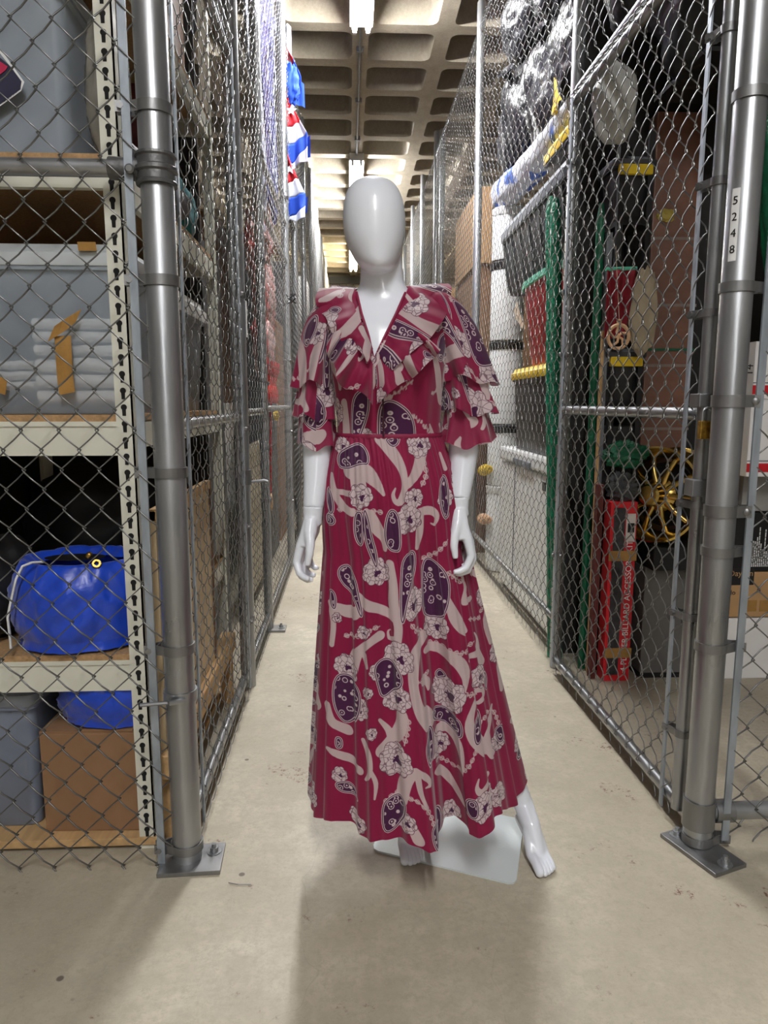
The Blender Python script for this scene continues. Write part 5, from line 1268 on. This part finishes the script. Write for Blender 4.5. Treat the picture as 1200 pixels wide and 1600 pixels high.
def garment(name, P, UVP, m, wrap=False, drop=None):
    """P: (rows, cols, 3) cloth points, UVP: (rows, cols, 2) print coordinates"""
    P = np.asarray(P, float); UVP = np.asarray(UVP, float); r, c, _ = P.shape
    idx = np.arange(r * c).reshape(r, c)
    a = idx[:-1]; b = idx[1:]
    if wrap: q = np.stack([a, np.roll(a, -1, 1), np.roll(b, -1, 1), b], -1).reshape(-1, 4)
    else: q = np.stack([a[:, :-1], a[:, 1:], b[:, 1:], b[:, :-1]], -1).reshape(-1, 4)
    V = P.reshape(-1, 3)
    if drop is not None:
        keep = ~np.array([drop(*p) for p in V[q].mean(1)]); q = q[keep]
    o = fastmesh(name, V, q, m, dr)
    d4 = fields(UVP[..., 0].ravel(), UVP[..., 1].ravel())
    for nme, arr in zip(('dW', 'dF', 'dC', 'dP'), d4):
        at_ = o.data.attributes.new(nme, 'FLOAT', 'POINT'); at_.data.foreach_set('value', np.clip(arr, -40, 40).astype(np.float32))
    at_ = o.data.attributes.new('puv', 'FLOAT_VECTOR', 'POINT')
    at_.data.foreach_set('vector', np.concatenate([UVP.reshape(-1, 2), np.zeros((r * c, 1))], 1).astype(np.float32).ravel())
    return o
# --- skirt
ZW, ZH = 1.125, .17
front = [(485, 1258), (497, 1279), (520, 1290), (545, 1287), (560, 1292), (567, 1303), (578, 1310), (600, 1311), (625, 1318), (650, 1327), (672, 1330), (684, 1322), (686, 1302), (696, 1284), (712, 1281), (726, 1286), (733, 1297), (748, 1303), (765, 1300), (777, 1289), (783, 1270), (798, 1257), (811, 1246), (822, 1229)]
fr = np.array([tuple(at(u, v, z=ZH)) for u, v in front])[:, :2]
bk = []
cx, cy = (fr[0] + fr[-1]) / 2
for i, a in enumerate(np.linspace(0, PI, 60)[1:-1]):
    rr = 1 + .06 * math.sin(9 * a) + .04 * math.sin(17 * a + 1)
    bk.append((cx + (fr[-1][0] - cx) * math.cos(a) * (1 + .02 * math.sin(7 * a)), cy + (fr[-1][1] - cy) * math.cos(a) + .24 * math.sin(a) * rr))
def resample(p, n, closed=False):
    p = np.asarray(p, float); d = np.r_[0, np.cumsum(np.hypot(*np.diff(p, axis=0).T))]; s = np.linspace(0, d[-1], n)
    return np.stack([np.interp(s, d, p[:, 0]), np.interp(s, d, p[:, 1])], 1)
NF, NB, NV = 420, 200, 370
hemf = resample(fr, NF); hemb = resample(np.vstack([fr[-1:], bk, fr[:1]]), NB + 2)[1:-1]
hem = np.vstack([hemf, hemb]); NT = len(hem)
def lowpass(a, k):
    f = np.fft.fft(a, axis=0); q = np.minimum(np.arange(len(a)), len(a) - np.arange(len(a))); f[q > k] = 0; return np.real(np.fft.ifft(f, axis=0))
def gsm(a, s):
    q = np.minimum(np.arange(len(a)), len(a) - np.arange(len(a))); f = np.fft.fft(a, axis=0) * np.exp(-.5 * (q * s) ** 2)[:, None]; return np.real(np.fft.ifft(f, axis=0))
hem = gsm(hem, .012)
base_h = lowpass(hem, 2); det = hem - base_h
thf = np.r_[np.linspace(-PI / 2, PI / 2, NF), np.linspace(PI / 2, 1.5 * PI, NB + 2)[1:-1]]     # 0 = front
waist = np.stack([.0965 + .1265 * np.sin(thf), 1.735 - np.where(np.cos(thf) > 0, .100, .096) * np.cos(thf)], 1)
side = (np.sin(thf) + 1) / 2                                        # 0 left silhouette .. 1 right
P = np.zeros((NV, NT, 3)); UVP = np.zeros((NV, NT, 2)); sv = np.arange(NT)
for j in range(NV):
    v = j / (NV - 1)
    gl, gr = v ** .55, v ** 1.15
    g_ = gl * (1 - side) + gr * side; g_ = .6 * g_ + .4 * v ** .8
    fd = (v ** 1.1)
    xy = waist + g_[:, None] * (base_h - waist) + fd * det
    # hip fullness
    hip = .012 * math.sin(PI * min(1, v / .3)) if v < .3 else 0
    nrm = np.stack([np.sin(thf), -np.cos(thf)], 1)
    fine = (.0045 * np.cos(23 * thf + 1.2 + .8 * v) + .0035 * np.cos(37 * thf + 2.2 * v) + .003 * np.cos(11 * thf + .4)) * v ** .5 + .0012 * np.cos(61 * thf) * (1 - v)
    xy = xy + nrm * (fine + hip)[:, None]
    P[j, :, :2] = xy; P[j, :, 2] = ZW + (ZH - ZW) * v - .012 * v * np.cos(9 * thf + 1)
    ds = np.hypot(*(np.roll(xy - nrm * fine[:, None], -1, 0) - xy + nrm * fine[:, None]).T); s = np.r_[0, np.cumsum(ds)[:-1]]
    s0 = np.interp(0, thf[:NF], s[:NF])                             # cloth distance from the centre front
    k_ = 672; u = np.zeros(NT)
    u[:NF] = 607 + k_ * (.85 * (xy[:NF, 0] - .09) + .15 * (s[:NF] - s0))
    u[NF:] = u[NF - 1] + (s[NF:] - s[NF - 1]) * 620
    UVP[j, :, 0] = u; UVP[j, :, 1] = 683 + 638 * v
garment('skirt', P, UVP, DM, wrap=True)
# waistband
wb = MB(); rows = []
for z, k in ((1.119, 1.012), (1.121, 1.022), (1.128, 1.022), (1.13, 1.005)):
    rows.append([(.0965 + .1275 * k * math.sin(a), 1.735 - .101 * k * math.cos(a), z) for a in np.linspace(0, 2 * PI, 80, endpoint=False)])
wb.grid(rows, wrap=True).build('waistband', mat('burgundy_cloth', S(128, 14, 58), rough=.65, var=.06), dr, smooth=60)
# --- bodice with open V
NBV, NBT = 90, 240
TB = [(.0965, 1.735, 1.122, .1265, .100, .096, .97), (.0955, 1.732, 1.16, .1265, .100, .096, .97), (.0935, 1.728, 1.22, .131, .113, .10, .96), (.092, 1.727, 1.27, .1375, .122, .103, .95), (.091, 1.73, 1.32, .144, .118, .104, .95),
      (.0905, 1.736, 1.37, .150, .102, .098, .95), (.09, 1.742, 1.41, .152, .084, .086, .95), (.0885, 1.748, 1.436, .124, .068, .074, 1), (.086, 1.75, 1.456, .088, .064, .067, 1), (.0845, 1.75, 1.472, .068, .061, .063, 1)]
P = np.zeros((NBV, NBT, 3)); UVP = np.zeros((NBV, NBT, 2))
for j, (cx, cy, cz, rx, rf, rb, pw) in enumerate(interp_rings(TB, NBV)):
    a = np.linspace(-PI, PI, NBT, endpoint=False); s_, c_ = np.sin(a), -np.cos(a)
    f = lambda q: np.sign(q) * np.abs(q) ** pw
    rr = 1 + .018 * np.exp(-((cz - 1.18) / .07) ** 2) * np.cos(14 * a + 3 * np.sin(2 * a))
    P[j, :, 0] = cx + rx * f(s_) * rr; P[j, :, 1] = cy + np.where(c_ < 0, rf, rb) * f(c_) * rr; P[j, :, 2] = cz
    UVP[j, :, 0] = 670 + a * (rx + rf) / 2 * 590; UVP[j, :, 1] = 930 - (cz - 1.12) * 640
def in_v(x, y, z):
    if y > 1.745 or z < 1.300: return False
    t = (z - 1.300) / .16
    return .057 - .037 * t - .002 < x < .057 + .078 * t + .002
garment('bodice', P, UVP, DM, wrap=True, drop=in_v)
MB().tube([(.0745, 1.618, 1.235), (.077, 1.615, 1.20), (.079, 1.628, 1.125)], .0022, 6).build('placket_seam', mat('dark_seam', S(60, 8, 34)), dr, smooth=60)
# --- sleeves: three flared tiers each
def tier(c0, c1, r0, r1, seed, off, nw, m, n=200, rows=46, cap=0.0, amp=.011):
    P = np.zeros((rows, n, 3)); U = np.zeros((rows, n, 2)); c0, c1 = np.array(c0), np.array(c1)
    a = np.linspace(0, 2 * PI, n, endpoint=False)
    for j in range(rows):
        v = j / (rows - 1)
        if cap: prof = math.sqrt(max(0, 1 - (1 - min(1, v / cap)) ** 2)); r = np.array(r0) * prof + (np.array(r1) - np.array(r0)) * v ** 1.5
        else: r = np.array(r0) + (np.array(r1) - np.array(r0)) * v ** 1.1
        c = c0 + (c1 - c0) * v
        wv = amp * v ** 1.3 * (np.cos(nw * a + seed) + .5 * np.cos((nw + 4) * a + 2 * seed) + .35 * np.cos(2.0 * nw * a - seed))
        P[j, :, 0] = c[0] + (r[0] + wv) * np.sin(a); P[j, :, 1] = c[1] - (r[1] + wv) * np.cos(a); P[j, :, 2] = c[2] + .006 * v * np.cos(nw * a + seed + .8) + .008 * v * np.cos(2 * a + seed)
        U[j, :, 0] = off[0] + (a - PI * 0) * (r0[0] + r1[0]) / 2 * 620; U[j, :, 1] = off[1] + v * np.linalg.norm(c1 - c0) * 600
    return garment('sleeve_tier', P, U, m, wrap=True)
tier((-.028, 1.745, 1.460), (-.078, 1.742, 1.240), (.060, .062), (.052, .068), .4, (560, 740), 5, DMS, cap=.5, amp=.009)
tier((-.070, 1.743, 1.275), (-.080, 1.741, 1.165), (.046, .052), (.047, .062), 1.7, (600, 1000), 5, DMS, amp=.008)
tier((-.076, 1.743, 1.195), (-.077, 1.740, 1.100), (.043, .049), (.046, .060), 2.9, (520, 1120), 5, DMS, amp=.007)
tier((.214, 1.745, 1.464), (.288, 1.742, 1.252), (.064, .064), (.070, .076), 1.1, (640, 860), 5, DMS, cap=.5, amp=.009)
tier((.274, 1.743, 1.285), (.292, 1.741, 1.180), (.050, .055), (.068, .072), 2.2, (700, 1040), 5, DMS, amp=.009)
tier((.284, 1.743, 1.21), (.292, 1.740, 1.105), (.047, .052), (.068, .072), 3.6, (540, 1180), 5, DMS, amp=.009)
# --- ruffled collar: two layers each side, running from shoulder to centre front
def ruffle(secs, waves, seed, off, amp=.013, n=160, rows=40, lift=.012):
    S_ = np.array([[*at(a_, b_, y=c_), *at(d_, e_, y=f_)] for (a_, b_, c_, d_, e_, f_) in secs]); k = len(S_) - 1
    P = np.zeros((rows, n, 3)); U = np.zeros((rows, n, 2)); arc = 0
    for i in range(n):
        t = k * i / (n - 1); q = min(int(t), k - 1); u = t - q; p0, p1, p2, p3 = S_[max(q - 1, 0)], S_[q], S_[q + 1], S_[min(q + 2, k)]
        s = .5 * (2 * p1 + (p2 - p0) * u + (2 * p0 - 5 * p1 + 4 * p2 - p3) * u * u + (3 * p1 - p0 - 3 * p2 + p3) * u ** 3)
        I, O = s[:3], s[3:]; x_ = i / (n - 1); ph = 2 * PI * waves * x_ + seed
        for j in range(rows):
            v = j / (rows - 1); p = I + (O - I) * v
            wv = amp * v ** 1.2 * (math.sin(ph) + .4 * math.sin(2.3 * ph + 1)); bulge = lift * math.sin(PI * v)
            P[j, i] = p + np.array([.25 * amp * v * math.cos(ph * 1.0 + .6), -bulge - wv, .35 * amp * v * math.cos(ph)])
            U[j, i] = (off[0] + x_ * 175, off[1] + v * np.linalg.norm(O - I) * 590)
    return garment('collar_ruffle', P, U, DMS)
ruffle([(540, 490, 1.645, 512, 528, 1.645), (553, 515, 1.63, 518, 570, 1.60), (572, 545, 1.618, 540, 603, 1.585), (584, 570, 1.61, 585, 630, 1.58)], 2.3, .5, (560, 800), amp=.017)
ruffle([(628, 495, 1.645, 690, 545, 1.64), (612, 520, 1.63, 668, 570, 1.60), (598, 548, 1.616, 632, 598, 1.585), (586, 572, 1.61, 590, 628, 1.578)], 2.3, 2.0, (640, 1010), amp=.017)
ruffle([(572, 452, 1.80, 520, 448, 1.82), (556, 452, 1.755, 496, 455, 1.765), (554, 478, 1.675, 503, 492, 1.675), (566, 505, 1.635, 530, 527, 1.615), (583, 545, 1.612, 578, 566, 1.592)], 3.2, 1.2, (600, 1040), amp=.015)
ruffle([(620, 452, 1.80, 680, 446, 1.82), (638, 448, 1.755, 706, 452, 1.765), (630, 475, 1.675, 694, 498, 1.665), (614, 508, 1.635, 660, 538, 1.61), (592, 552, 1.61, 606, 582, 1.588)], 3.2, 3.1, (500, 880), amp=.015)
MB().tube([(.02, 1.69, 1.452), (.03, 1.645, 1.40), (.045, 1.625, 1.35), (.057, 1.614, 1.30), (.08, 1.622, 1.345), (.108, 1.645, 1.40), (.132, 1.69, 1.452)], .003, 6).build('neck_binding', MATS['burgundy_cloth'], dr, smooth=60)
